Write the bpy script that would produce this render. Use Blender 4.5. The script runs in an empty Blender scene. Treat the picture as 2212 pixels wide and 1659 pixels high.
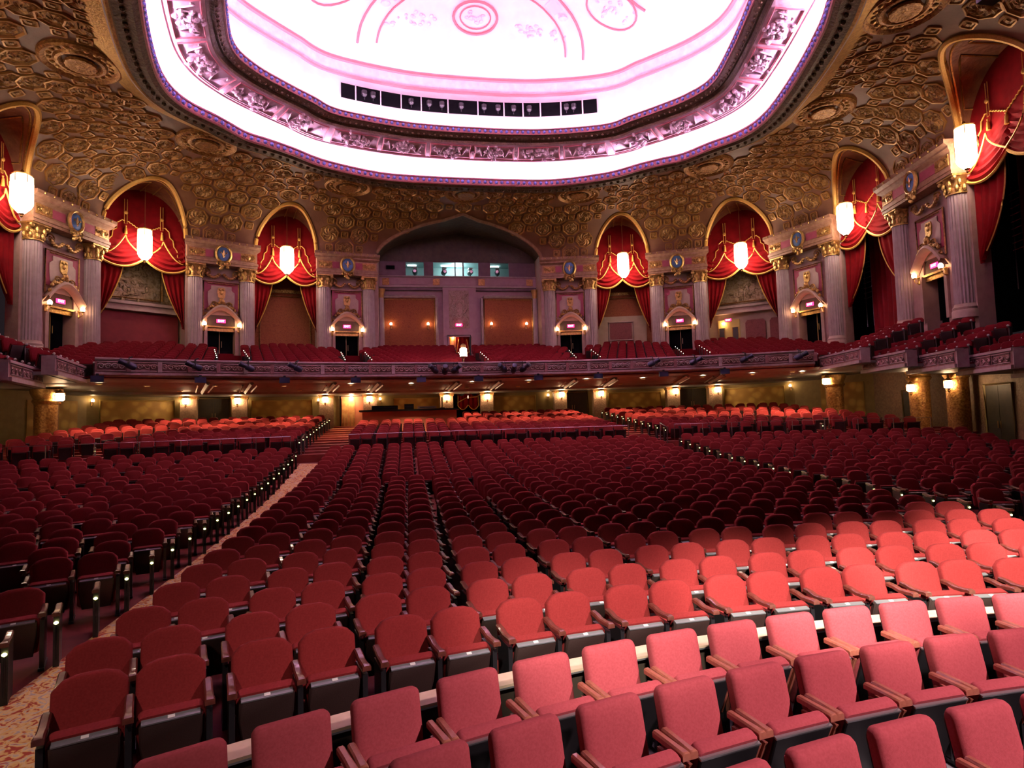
import bpy, math, random
from mathutils import Vector, Matrix
random.seed(7)
PI = math.pi
D = bpy.data
SC = bpy.context.scene
COL = SC.collection

# ------------------------------------------------------------------ camera
CAM = Vector((-3.724, 0.0, 2.8))
YAW, PITCH, ROLL = math.radians(9.68), math.radians(3.49), math.radians(-1.70)
FW = Vector((math.sin(YAW) * math.cos(PITCH), math.cos(YAW) * math.cos(PITCH), math.sin(PITCH)))
R0 = Vector((math.cos(YAW), -math.sin(YAW), 0))
U0 = R0.cross(FW)
RT = R0 * math.cos(ROLL) + U0 * math.sin(ROLL)
UP = U0 * math.cos(ROLL) - R0 * math.sin(ROLL)
cd = D.cameras.new('camera')
cd.sensor_width = 36.0
cd.lens = 36.0 * 1284.0 / 2212.0
cd.clip_end = 300
cam = D.objects.new('camera', cd)
COL.objects.link(cam)
cam.matrix_world = Matrix(((RT.x, UP.x, -FW.x, CAM.x), (RT.y, UP.y, -FW.y, CAM.y), (RT.z, UP.z, -FW.z, CAM.z), (0, 0, 0, 1)))
SC.camera = cam

# ------------------------------------------------------------------ world, exposure
w = D.worlds.new('stage_dark')
SC.world = w
w.use_nodes = True
w.node_tree.nodes['Background'].inputs[0].default_value = (0.62, 0.42, 0.5, 1)
w.node_tree.nodes['Background'].inputs[1].default_value = 0.012
SC.view_settings.view_transform = 'Standard'
SC.view_settings.look = 'None'
SC.view_settings.gamma = 1
SC.view_settings.use_curve_mapping = False
SC.view_settings.exposure = 1.0
SC.cycles.use_denoising = True
SC.cycles.use_adaptive_sampling = True
SC.cycles.adaptive_threshold = 0.02
SC.cycles.max_bounces = 5
SC.cycles.diffuse_bounces = 3
SC.cycles.glossy_bounces = 2
SC.cycles.sample_clamp_indirect = 6
SC.cycles.sample_clamp_direct = 0
SC.cycles.caustics_reflective = False
SC.cycles.caustics_refractive = False

# light levels, all in one place
K_COVE = 105.0        # tubes hidden in the two dome coves
K_LANT = 15.0        # hanging lanterns in the arches
K_SCON = 14.0        # wall sconces
K_PILL = 26.0        # lanterns on the pillars under the balcony
K_DOWN = 430.0       # soffit downlights
K_STAGE = 24000.0     # stage spotlight on the front rows

def spot(name, loc, target, power, ang, blend, col, size=0.3):
    l = D.lights.new(name, 'SPOT')
    l.energy = power; l.spot_size = math.radians(ang); l.spot_blend = blend
    l.color = col; l.shadow_soft_size = size
    o = D.objects.new(name, l); COL.objects.link(o)
    o.location = loc
    o.rotation_euler = (Vector(target) - Vector(loc)).to_track_quat('-Z', 'Y').to_euler()
    return o

# stage lanterns rigged over the stage, aimed at the front of the stalls
for tx, ty, pw in ((-1.8, 6.3, 0.34), (0.8, 6.65, 0.75), (3.3, 6.95, 1.0), (6.0, 7.5, 1.15)):
    spot('stage_spotlight', (tx * .6 - 3.5, -4.0, 10.5), (tx, ty, 0.7), K_STAGE * pw, 14, 0.8, (1.0, 0.90, 0.76))
spot('stage_spotlight', (6.5, -4.0, 10.0), (-0.4, 4.4, 0.5), K_STAGE * 0.30, 34, 1.0, (1.0, 0.70, 0.72))
spot('stage_spotlight', (-7.0, -4.0, 10.0), (-6.2, 6.5, 0.5), K_STAGE * 0.05, 26, 1.0, (1.0, 0.70, 0.62))

# ------------------------------------------------------------------ materials
MT = {}
def mat(name, col, rough=0.6, metal=0.0, col2=None, vs=6.0, bump=0.0, bs=30.0, sheen=0.0, coat=0.0, detail=4, spec=None):
    m = D.materials.new(name); m.use_nodes = True
    nt = m.node_tree; b = nt.nodes['Principled BSDF']
    b.inputs['Base Color'].default_value = (*col, 1)
    b.inputs['Roughness'].default_value = rough
    b.inputs['Metallic'].default_value = metal
    if sheen: b.inputs['Sheen Weight'].default_value = sheen
    if spec is not None: b.inputs['Specular IOR Level'].default_value = spec
    if coat: b.inputs['Coat Weight'].default_value = coat
    tc = nt.nodes.new('ShaderNodeTexCoord')
    if col2:
        n = nt.nodes.new('ShaderNodeTexNoise'); n.inputs['Scale'].default_value = vs; n.inputs['Detail'].default_value = detail
        r = nt.nodes.new('ShaderNodeValToRGB')
        r.color_ramp.elements[0].position = 0.35; r.color_ramp.elements[0].color = (*col, 1)
        r.color_ramp.elements[1].position = 0.65; r.color_ramp.elements[1].color = (*col2, 1)
        nt.links.new(tc.outputs['Object'], n.inputs['Vector']); nt.links.new(n.outputs['Fac'], r.inputs['Fac'])
        nt.links.new(r.outputs['Color'], b.inputs['Base Color'])
    if bump:
        n2 = nt.nodes.new('ShaderNodeTexNoise'); n2.inputs['Scale'].default_value = bs; n2.inputs['Detail'].default_value = 3
        bp = nt.nodes.new('ShaderNodeBump'); bp.inputs['Strength'].default_value = bump; bp.inputs['Distance'].default_value = 0.05
        nt.links.new(tc.outputs['Object'], n2.inputs['Vector']); nt.links.new(n2.outputs['Fac'], bp.inputs['Height'])
        nt.links.new(bp.outputs['Normal'], b.inputs['Normal'])
    MT[name] = m
    return m

def glow(name, col, strength):
    m = D.materials.new(name); m.use_nodes = True
    nt = m.node_tree; b = nt.nodes['Principled BSDF']
    b.inputs['Base Color'].default_value = (*col, 1)
    b.inputs['Emission Color'].default_value = (*col, 1)
    b.inputs['Emission Strength'].default_value = strength
    MT[name] = m
    return m

def pattern(name, stops, scale, kind='noise', rough=0.8, dist=0.0, bump=0.0, metal=0.0):
    """scroll or damask pattern: a distorted texture through a stepped colour ramp"""
    m = D.materials.new(name); m.use_nodes = True
    nt = m.node_tree; b = nt.nodes['Principled BSDF']; b.inputs['Roughness'].default_value = rough
    b.inputs['Metallic'].default_value = metal
    tc = nt.nodes.new('ShaderNodeTexCoord')
    if kind == 'noise':
        n = nt.nodes.new('ShaderNodeTexNoise'); n.inputs['Scale'].default_value = scale
        n.inputs['Detail'].default_value = 2.5; n.inputs['Distortion'].default_value = dist
        out = n.outputs['Fac']
    else:
        n = nt.nodes.new('ShaderNodeTexVoronoi'); n.inputs['Scale'].default_value = scale
        out = n.outputs['Distance']
    nt.links.new(tc.outputs['Object'], n.inputs['Vector'])
    r = nt.nodes.new('ShaderNodeValToRGB'); cr = r.color_ramp
    while len(cr.elements) < len(stops): cr.elements.new(0.5)
    for e, (p, c) in zip(cr.elements, stops): e.position = p; e.color = (*c, 1)
    nt.links.new(out, r.inputs['Fac']); nt.links.new(r.outputs['Color'], b.inputs['Base Color'])
    if bump:
        bp = nt.nodes.new('ShaderNodeBump'); bp.inputs['Strength'].default_value = bump; bp.inputs['Distance'].default_value = 0.06
        nt.links.new(out, bp.inputs['Height']); nt.links.new(bp.outputs['Normal'], b.inputs['Normal'])
    MT[name] = m
    return m

mat('seat_red', (0.205, 0.0195, 0.0195), 0.9, col2=(0.24, 0.0245, 0.0245), vs=60, bump=0.25, bs=400, spec=0.15)
mat('chair_red', (0.33, 0.055, 0.066), 0.9, col2=(0.38, 0.066, 0.080), vs=60, bump=0.25, bs=400, spec=0.15)
mat('pan_dark', (0.030, 0.016, 0.014), 0.45, bump=0.1, bs=120)
mat('pan_edge', (0.20, 0.21, 0.22), 0.35, metal=0.3)
mat('steel_black', (0.012, 0.011, 0.013), 0.35)
mat('arm_wood', (0.085, 0.022, 0.016), 0.28, col2=(0.13, 0.035, 0.024), vs=18, coat=0.3)
mat('chair_wood', (0.26, 0.075, 0.050), 0.32, col2=(0.34, 0.11, 0.07), vs=22, coat=0.3)
mat('brass', (0.75, 0.52, 0.22), 0.3, metal=0.9)
mat('silver', (0.62, 0.62, 0.66), 0.25, metal=0.9)
mat('floor_red', (0.15, 0.014, 0.007), 0.75, col2=(0.19, 0.020, 0.010), vs=4)
mat('pit_floor', (0.10, 0.10, 0.11), 0.5, col2=(0.34, 0.33, 0.34), vs=7)
mat('ledge_wood', (0.62, 0.44, 0.32), 0.4, col2=(0.70, 0.50, 0.37), vs=9)
mat('ledge_dark', (0.05, 0.035, 0.025), 0.6)
pattern('carpet', [(0.30, (0.42, 0.06, 0.03)), (0.40, (0.50, 0.08, 0.035)), (0.45, (0.80, 0.52, 0.15)), (0.54, (0.86, 0.64, 0.28)), (0.62, (0.55, 0.50, 0.42)), (0.70, (0.55, 0.10, 0.045))], 7.0, dist=1.8, rough=0.95)
mat('step_red', (0.22, 0.030, 0.020), 0.85, col2=(0.28, 0.04, 0.025), vs=10)
mat('step_nose', (0.70, 0.34, 0.18), 0.6)
mat('velvet', (0.20, 0.002, 0.004), 0.85, col2=(0.25, 0.003, 0.006), vs=3, spec=0.2)
mat('velvet_dark', (0.30, 0.004, 0.008), 0.8, col2=(0.36, 0.005, 0.009), vs=3, sheen=0.15)
mat('gold_trim', (0.72, 0.38, 0.07), 0.5, metal=0.25, col2=(0.85, 0.50, 0.12), vs=20)
mat('gold', (0.62, 0.38, 0.12), 0.38, metal=0.75, col2=(0.42, 0.24, 0.08), vs=9, bump=0.5, bs=14)
mat('gilt', (0.56, 0.30, 0.085), 0.38, metal=0.5, col2=(0.28, 0.12, 0.04), vs=11, bump=0.6, bs=12)
mat('vault_field', (0.25, 0.110, 0.052), 0.5, col2=(0.18, 0.068, 0.030), vs=0.8, bump=0.15, bs=9)
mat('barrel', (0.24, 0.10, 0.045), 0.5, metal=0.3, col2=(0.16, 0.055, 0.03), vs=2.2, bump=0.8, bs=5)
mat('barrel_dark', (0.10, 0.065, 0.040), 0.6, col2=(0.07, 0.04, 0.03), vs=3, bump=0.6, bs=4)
mat('column_stone', (0.47, 0.345, 0.36), 0.5, col2=(0.41, 0.29, 0.30), vs=3)
mat('pier_stone', (0.50, 0.31, 0.28), 0.6, col2=(0.43, 0.26, 0.23), vs=3, bump=0.15, bs=20)
mat('pier_rose', (0.45, 0.08, 0.14), 0.65, col2=(0.38, 0.065, 0.11), vs=4)
mat('pier_cream', (0.60, 0.42, 0.37), 0.6, col2=(0.52, 0.35, 0.31), vs=4)
mat('entab', (0.42, 0.23, 0.14), 0.55, col2=(0.31, 0.145, 0.085), vs=5, bump=0.3, bs=10)
mat('blue_enamel', (0.10, 0.22, 0.48), 0.4)
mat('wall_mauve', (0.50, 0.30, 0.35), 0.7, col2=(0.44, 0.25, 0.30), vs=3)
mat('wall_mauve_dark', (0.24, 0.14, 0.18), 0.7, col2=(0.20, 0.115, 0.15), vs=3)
pattern('damask_red', [(0.35, (0.27, 0.065, 0.020)), (0.5, (0.34, 0.095, 0.03)), (0.62, (0.25, 0.055, 0.018))], 7, dist=1.2, rough=0.8)
pattern('damask_rose', [(0.35, (0.22, 0.05, 0.05)), (0.5, (0.28, 0.075, 0.07)), (0.62, (0.20, 0.045, 0.045))], 7, dist=1.2, rough=0.8)
pattern('damask_gold', [(0.0, (0.72, 0.50, 0.12)), (0.35, (0.60, 0.40, 0.09)), (0.5, (0.46, 0.28, 0.06)), (0.7, (0.40, 0.24, 0.05))], 2.0, kind='voronoi', rough=0.6)
pattern('relief_gilt', [(0.3, (0.20, 0.12, 0.06)), (0.5, (0.45, 0.32, 0.16)), (0.65, (0.52, 0.38, 0.26))], 3.2, dist=2.0, rough=0.5, bump=0.9, metal=0.3)
pattern('relief_rose', [(0.3, (0.26, 0.12, 0.10)), (0.5, (0.45, 0.28, 0.24)), (0.65, (0.50, 0.32, 0.28))], 4.0, dist=2.0, rough=0.55, bump=0.9)
mat('cream_wall', (0.55, 0.40, 0.28), 0.6, col2=(0.50, 0.35, 0.24), vs=3)
mat('olive_wall', (0.34, 0.26, 0.10), 0.6, col2=(0.28, 0.21, 0.08), vs=3)
mat('red_wall', (0.30, 0.03, 0.03), 0.7, col2=(0.25, 0.025, 0.025), vs=3)
mat('yellow_lit_wall_and_frame', (0.62, 0.46, 0.14), 0.6)
mat('timber', (0.55, 0.25, 0.09), 0.4, col2=(0.70, 0.40, 0.16), vs=5)
mat('orange_wall', (0.70, 0.25, 0.15), 0.7)
mat('dark_void', (0.004, 0.004, 0.005), 0.9, spec=0.0)  # near-black colour stands for the unlit dark inside openings
mat('dark_door', (0.035, 0.030, 0.020), 0.5, col2=(0.05, 0.042, 0.025), vs=4)
mat('black_kit', (0.010, 0.010, 0.014), 0.45)
mat('navy_kit', (0.020, 0.022, 0.055), 0.4)
mat('soffit', (0.255, 0.25, 0.22), 0.45, col2=(0.19, 0.185, 0.16), vs=2, bump=0.25, bs=4)
mat('soffit_light', (0.38, 0.32, 0.26), 0.5, col2=(0.30, 0.25, 0.20), vs=3)
mat('pillar', (0.24, 0.15, 0.095), 0.5, col2=(0.34, 0.22, 0.13), vs=9, bump=0.6, bs=14)
mat('fascia', (0.36, 0.17, 0.17), 0.55, col2=(0.28, 0.11, 0.11), vs=6, bump=0.4, bs=12)
mat('fascia_light', (0.50, 0.38, 0.38), 0.5, col2=(0.42, 0.29, 0.29), vs=5)
mat('balcony_red', (0.125, 0.005, 0.008), 0.9, col2=(0.15, 0.006, 0.010), vs=20, spec=0.15)
mat('dome_white', (0.82, 0.74, 0.78), 0.6, col2=(0.76, 0.66, 0.71), vs=1.2, bump=0.1, bs=6)
mat('dome_relief', (0.84, 0.66, 0.74), 0.6, col2=(0.78, 0.54, 0.64), vs=3, bump=0.4, bs=8)
mat('dome_line', (0.50, 0.15, 0.18), 0.6)
mat('coffer', (0.47, 0.235, 0.062), 0.42, metal=0.4, col2=(0.40, 0.19, 0.05), vs=5, bump=0.15, bs=16)
mat('coffer_core', (0.17, 0.068, 0.024), 0.45, metal=0.3, col2=(0.52, 0.29, 0.085), vs=9, bump=0.6, bs=9)
mat('dome_blue', (0.50, 0.56, 0.72), 0.6)
mat('cornice_rose', (0.56, 0.22, 0.24), 0.5, col2=(0.48, 0.17, 0.20), vs=8)
mat('cornice_dark', (0.15, 0.095, 0.045), 0.5, metal=0.3, col2=(0.09, 0.05, 0.03), vs=10, bump=0.8, bs=9)
mat('stud_blue', (0.22, 0.28, 0.85), 0.45)
mat('booth_teal', (0.30, 0.44, 0.44), 0.7)
mat('paper_white', (0.75, 0.72, 0.70), 0.6)
glow('lantern_glass', (1.0, 0.80, 0.62), K_LANT)
glow('lantern_upper', (1.0, 0.70, 0.42), 2.2)
glow('sconce_glass', (1.0, 0.62, 0.30), K_SCON)
glow('pillar_glass', (1.0, 0.66, 0.36), K_PILL)
glow('downlight_glass', (1.0, 0.85, 0.62), 30)
glow('cove_tube', (1.0, 0.60, 0.90), K_COVE * 1.5)
glow('cove_tube_in', (1.0, 0.66, 0.93), K_COVE * 0.52)
glow('exit_red', (1.0, 0.02, 0.10), 3.0)
glow('exit_text', (1.0, 0.55, 0.60), 4.0)
glow('aisle_bead', (1.0, 0.95, 0.62), 6)
glow('aisle_bead_warm', (0.95, 0.90, 0.30), 3)
glow('booth_tube', (0.85, 1.0, 1.0), 7)

# ------------------------------------------------------------------ mesh helpers
class MB:
    def __init__(s): s.v = []; s.f = []
    def add(s, vs, fs):
        n = len(s.v); s.v += vs; s.f += [tuple(i + n for i in f) for f in fs]; return s
    def box(s, cx, cy, cz, sx, sy, sz, rz=0.0):
        c, k = math.cos(rz), math.sin(rz); vs = []
        for dz in (-.5, .5):
            for dx, dy in ((-.5, -.5), (.5, -.5), (.5, .5), (-.5, .5)):
                x, y = dx * sx, dy * sy
                vs.append((cx + x * c - y * k, cy + x * k + y * c, cz + dz * sz))
        return s.add(vs, [(3, 2, 1, 0), (4, 5, 6, 7), (0, 1, 5, 4), (1, 2, 6, 5), (2, 3, 7, 6), (3, 0, 4, 7)])
    def sheet(s, fn, nu, nv, cu=False, cv=False):
        vs = [fn(i / (nu if cu else nu - 1), j / (nv if cv else nv - 1)) for i in range(nu) for j in range(nv)]
        fs = []
        for i in range(nu if cu else nu - 1):
            for j in range(nv if cv else nv - 1):
                a, b = i, (i + 1) % nu; c, d = j, (j + 1) % nv
                fs.append((a * nv + c, b * nv + c, b * nv + d, a * nv + d))
        return s.add(vs, fs)
    def rings(s, rs, closed=True, cap0=False, cap1=False):
        n = len(rs[0]); vs = [p for r in rs for p in r]; fs = []
        m = n if closed else n - 1
        for k in range(len(rs) - 1):
            for i in range(m):
                j = (i + 1) % n
                fs.append((k * n + i, k * n + j, (k + 1) * n + j, (k + 1) * n + i))
        if cap0: fs.append(tuple(reversed(range(n))))
        if cap1: fs.append(tuple(range((len(rs) - 1) * n, len(rs) * n)))
        return s.add(vs, fs)
    def lathe(s, prof, n=12, c=(0, 0, 0), flute=0.0, a0=0.0, a1=2 * PI, capped=True):
        full = abs(a1 - a0) > 6.2
        m = n if full else n + 1
        rs = []
        for r, z in prof:
            ring = []
            for i in range(m):
                a = a0 + (a1 - a0) * i / n
                rr = r * (1 - flute * (i % 2))
                ring.append((c[0] + rr * math.cos(a), c[1] + rr * math.sin(a), c[2] + z))
            rs.append(ring)
        return s.rings(rs, full, capped, capped)
    def tube(s, pts, r, n=5, closed=False):
        pts = [Vector(p) for p in pts]; rs = []; N = len(pts)
        for i, p in enumerate(pts):
            a = pts[(i - 1) % N] if (closed or i > 0) else p
            b = pts[(i + 1) % N] if (closed or i < N - 1) else p
            t = (b - a).normalized()
            ref = Vector((0, 0, 1)) if abs(t.z) < 0.9 else Vector((1, 0, 0))
            e = t.cross(ref).normalized(); g = e.cross(t)
            rs.append([tuple(p + e * (r * math.cos(2 * PI * k / n)) + g * (r * math.sin(2 * PI * k / n))) for k in range(n)])
        if closed: rs.append(rs[0])
        return s.rings(rs, True, not closed, not closed)
    def ball(s, c, rx, ry=None, rz=None, nu=8, nv=5):
        ry = ry or rx; rz = rz or rx
        prof = [(math.sin(PI * (j + .5) / nv), -math.cos(PI * (j + .5) / nv)) for j in range(nv)]
        rs = [[(c[0] + rx * p * math.cos(2 * PI * i / nu), c[1] + ry * p * math.sin(2 * PI * i / nu), c[2] + rz * q) for i in range(nu)] for p, q in prof]
        return s.rings(rs, True, True, True)
    def prism(s, poly, y0, y1):
        """polygon in x,z extruded along y"""
        n = len(poly)
        return s.rings([[(x, y0, z) for x, z in poly], [(x, y1, z) for x, z in poly]], True, True, True)
    def pillow(s, poly, layers, tilt=0.0, piv=(0, 0)):
        """polygon in x,z lofted through (inset, y) layers, tilted about x at (y,z)=piv"""
        rs = []
        c, k = math.cos(tilt), math.sin(tilt)
        xs = [p[0] for p in poly]; zs = [p[1] for p in poly]
        mx, mz = (min(xs) + max(xs)) / 2, (min(zs) + max(zs)) / 2
        hx, hz = (max(xs) - min(xs)) / 2, (max(zs) - min(zs)) / 2
        for ins, y in layers:
            ring = []
            for p in poly:
                x = mx + (p[0] - mx) * (1 - min(.95, ins / hx)); z = mz + (p[1] - mz) * (1 - min(.95, ins / hz))
                yy, zz = y - piv[0], z - piv[1]
                ring.append((x, piv[0] + yy * c - zz * k, piv[1] + yy * k + zz * c))
            rs.append(ring)
        return s.rings(rs, True, True, True)
    def mesh(s, name, mats, smooth=True, mi=None):
        me = D.meshes.new(name)
        me.from_pydata(s.v, [], s.f)
        for m in (mats if isinstance(mats, (list, tuple)) else [mats]): me.materials.append(MT[m])
        if mi is not None: me.polygons.foreach_set('material_index', mi)
        if smooth:
            me.polygons.foreach_set('use_smooth', [True] * len(me.polygons))
            me.set_sharp_from_angle(angle=math.radians(38))
        me.update()
        return me

def link(name, data, parent=None, loc=None, rz=0.0):
    o = D.objects.new(name, data); COL.objects.link(o)
    if parent: o.parent = parent
    if loc: o.location = loc
    if rz: o.rotation_euler = (0, 0, rz)
    return o
def tag(o, label, cat, group=None):
    o['label'] = label; o['category'] = cat
    if group: o['group'] = group
    return o
def thing(name, label, cat, loc=(0, 0, 0), rz=0.0, group=None):
    return tag(link(name, None, None, loc, rz), label, cat, group)
def part(mb, name, m, parent, smooth=True, label=None, mi=None, loc=None, rz=0.0):
    o = link(name, mb.mesh(name, m, smooth, mi), parent, loc, rz)
    if label: o['label'] = label
    return o
def struct(mb, name, m, parent=None, smooth=True, label=None, mi=None):
    o = link(name, mb.mesh(name, m, smooth, mi), parent)
    if parent is None: o['kind'] = 'structure'
    if label: o['label'] = label
    return o
def dup(root, loc, rz=0.0, label=None, group=None, scale=None):
    r = root.copy(); COL.objects.link(r); r.location = loc; r.rotation_euler = (0, 0, rz)
    if label: r['label'] = label
    if group: r['group'] = group
    if scale: r.scale = scale
    for ch in root.children:
        c = ch.copy(); COL.objects.link(c); c.parent = r
        for g in ch.children:
            q = g.copy(); COL.objects.link(q); q.parent = c
    return r

def catmull(P, per):
    out = []; n = len(P)
    for i in range(n - 1):
        p0 = P[max(i - 1, 0)]; p1 = P[i]; p2 = P[i + 1]; p3 = P[min(i + 2, n - 1)]
        if i == 0: p0 = (-P[1][0], P[1][1])
        if i == n - 2: p3 = (-P[n - 2][0], P[n - 2][1])
        for k in range(per):
            t = k / per
            out.append(tuple(0.5 * (2 * b + (c - a) * t + (2 * a - 5 * b + 4 * c - d) * t * t + (3 * b - a - 3 * c + d) * t ** 3) for a, b, c, d in zip(p0, p1, p2, p3)))
    out.append(P[-1])
    return out
def mirror_loop(half):
    """closed loop from a right half running from the axis at the back to the axis at the front"""
    return half + [(-x, y) for x, y in reversed(half[1:-1])]
def offset(loop, d):
    n = len(loop); out = []
    for i in range(n):
        a = loop[i - 1]; b = loop[(i + 1) % n]
        tx, ty = b[0] - a[0], b[1] - a[1]; l = math.hypot(tx, ty) or 1
        out.append((loop[i][0] - ty / l * d, loop[i][1] + tx / l * d))
    return out
def at_z(loop, z): return [(x, y, z) for x, y in loop]
def lerp(a, b, t): return tuple(p + (q - p) * t for p, q in zip(a, b))
# ------------------------------------------------------------------ plan of the room
WALL = [(0, 42.4), (6.0, 42.4), (9.9, 41.5), (13.6, 40.6), (17.2, 38.8), (20.6, 36.0), (21.85, 31.5), (21.5, 27.0), (20.3, 21.8), (18.8, 17.0), (16.5, 11.5), (13.0, 6.5), (9.0, 3.0)]
RINGW = [(0, 35.9), (4.9, 35.6), (7.9, 34.7), (10.4, 33.2), (12.6, 31.2), (13.9, 29.2), (14.5, 26.9), (14.2, 23.8), (13.3, 20.6), (12.2, 17.6), (10.2, 14.6), (6.0, 12.0), (0.5, 11.2)]
ZE, ZR = 14.6, 17.4
def seg_eval(P, q, smooth):
    sg = -1 if q < 0 else 1
    q = min(abs(q), len(P) - 1.0001); i = int(q); t = q - i
    if not smooth:
        x, y = lerp(P[i], P[i + 1], t)
    else:
        p1, p2 = P[i], P[i + 1]
        p0 = P[i - 1] if i > 0 else (-P[1][0], P[1][1])
        p3 = P[i + 2] if i + 2 < len(P) else P[-1]
        x, y = (0.5 * (2 * b + (c - a) * t + (2 * a - 5 * b + 4 * c - d) * t * t + (3 * b - a - 3 * c + d) * t ** 3) for a, b, c, d in zip(p0, p1, p2, p3))
    return Vector((sg * x, y))
def zv(d):
    return ZE + (ZR - ZE) * math.sqrt(max(0.0, 1 - ((4.5 - d) / 4.5) ** 2)) if d < 4.5 else ZR
def vault(q, d):
    W = seg_eval(WALL, q, False); Rr = seg_eval(RINGW, q, True)
    p = W + (Rr - W).normalized() * d
    return Vector((p.x, p.y, zv(d)))
def vlen(q): return (seg_eval(RINGW, q, True) - seg_eval(WALL, q, False)).length
BAYS = [(2, 3), (4, 5), (6, 7), (8, 9)]
def bay_u(q):
    a = abs(q)
    if a <= 1: return a, 'c'
    for k, (s, e) in enumerate(BAYS):
        if s <= a <= e: return 2 * (a - s) - 1, k
    return None, None
def arch_z(u, kind):
    u = min(1, abs(u))
    if kind == 'c': return ZE + 2.32 * math.sqrt(1 - u * u) * (0.93 + 0.07 * (1 - u)) + 0.16 * max(0, 1 - u * 5)
    return ZE + 2.45 * math.sqrt(max(0, 1 - u ** 2.1))
def d_rim(q):
    u, k = bay_u(q)
    if u is None: return 0.0
    z = min(arch_z(u, k), ZR - 0.05)
    return 4.5 * (1 - math.sqrt(max(0, 1 - ((z - ZE) / (ZR - ZE)) ** 2)))

# ------------------------------------------------------------------ vaulted ceiling
qs = []
for i in range(len(WALL) - 1):
    n = 28 if (i == 0 or any(i == a for a, b in BAYS)) else 8
    for k in range(n):
        t = k / n
        if any(i == a for a, b in BAYS): t = 0.5 - 0.5 * math.cos(PI * t)
        elif i == 0: t = math.sin(PI / 2 * t)
        qs.append(i + t)
qs.append(len(WALL) - 1.001)
qs = [-q for q in reversed(qs[1:])] + qs
NV = 18
mb = MB()
rows = []
for q in qs:
    d0, L = d_rim(q), vlen(q)
    rows.append([tuple(vault(q, d0 + (L - d0) * (j / (NV - 1)) ** 1.5)) for j in range(NV)])
mb.rings(rows, closed=False)
ceiling = struct(mb, 'ceiling', 'vault_field', label='gilded coffered vault around the glowing dome')
mb = MB()
mb.add([(-13, 6.6, 17.35), (13, 6.6, 17.35), (13, 13.0, 17.35), (-13, 13.0, 17.35)], [(0, 1, 2, 3)])
part(mb, 'vault_front', 'vault_field', ceiling, False)

# coffers: two kinds of octagon and a small square, children of the ceiling
def coffer_mesh(name, wavy):
    mb = MB(); n = 16; rs = []
    def ring(R, z, k=0.0, odd=0.0, zo=0.0):
        return [((R * (1 - odd * (i % 2)) * (1 if (i % 2) or not k else 1 - k)) * math.cos(2 * PI * (i + .5) / n), (R * (1 - odd * (i % 2))) * math.sin(2 * PI * (i + .5) / n), z + zo * (i % 2)) for i in range(n)]
    if wavy:
        rs = [ring(.70, -.02, odd=.10), ring(.67, .10, odd=.10), ring(.60, .11, odd=.10), ring(.56, .03, odd=.08), ring(.46, .03, zo=.07), ring(.32, .10, zo=-.07), ring(.18, .03, zo=.08), ring(.08, .12)]
    else:
        def octo(R, z, zo=0.0):
            out = []
            for i in range(n):
                a = 2 * PI * i / n
                f = 1.0 if i % 2 else math.cos(PI / 8)
                out.append((R * f * math.cos(a), R * f * math.sin(a), z + zo * (i % 2)))
            return out
        rs = [octo(.71, -.02), octo(.69, .10), octo(.62, .11), octo(.57, .03), octo(.48, .04), octo(.42, .09), octo(.36, .03), octo(.24, .09, -.05), octo(.12, .03, .06), octo(.05, .11)]
    mb.rings(rs, True, False, True)
    mb.v = [(x, y, z * .85) for x, y, z in mb.v]
    return mb.mesh(name, ['coffer', 'coffer_core'], False, [0] * (16 * 3) + [1] * (len(mb.f) - 48))
def square_mesh():
    mb = MB()
    def sq(r, z): return [(r * .72, -r, z), (r, -r * .72, z), (r, r * .72, z), (r * .72, r, z), (-r * .72, r, z), (-r, r * .72, z), (-r, -r * .72, z), (-r * .72, -r, z)]
    mb.rings([sq(.27, -.02), sq(.26, .08), sq(.20, .09), sq(.17, .03), sq(.10, .04), sq(.07, .09)], True, False, True)
    mb.v = [(x, y, z * .85) for x, y, z in mb.v]
    return mb.mesh('square_boss', ['coffer', 'coffer_core'], False, [0] * 24 + [1] * (len(mb.f) - 24))
ME_O, ME_W, ME_S = coffer_mesh('octagon_coffer', False), coffer_mesh('wavy_coffer', True), square_mesh()
MEDS = [(0, 37.12), (7.25, 36.6), (13.75, 31.6), (16.3, 25.05), (14.3, 18.05)]
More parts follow.
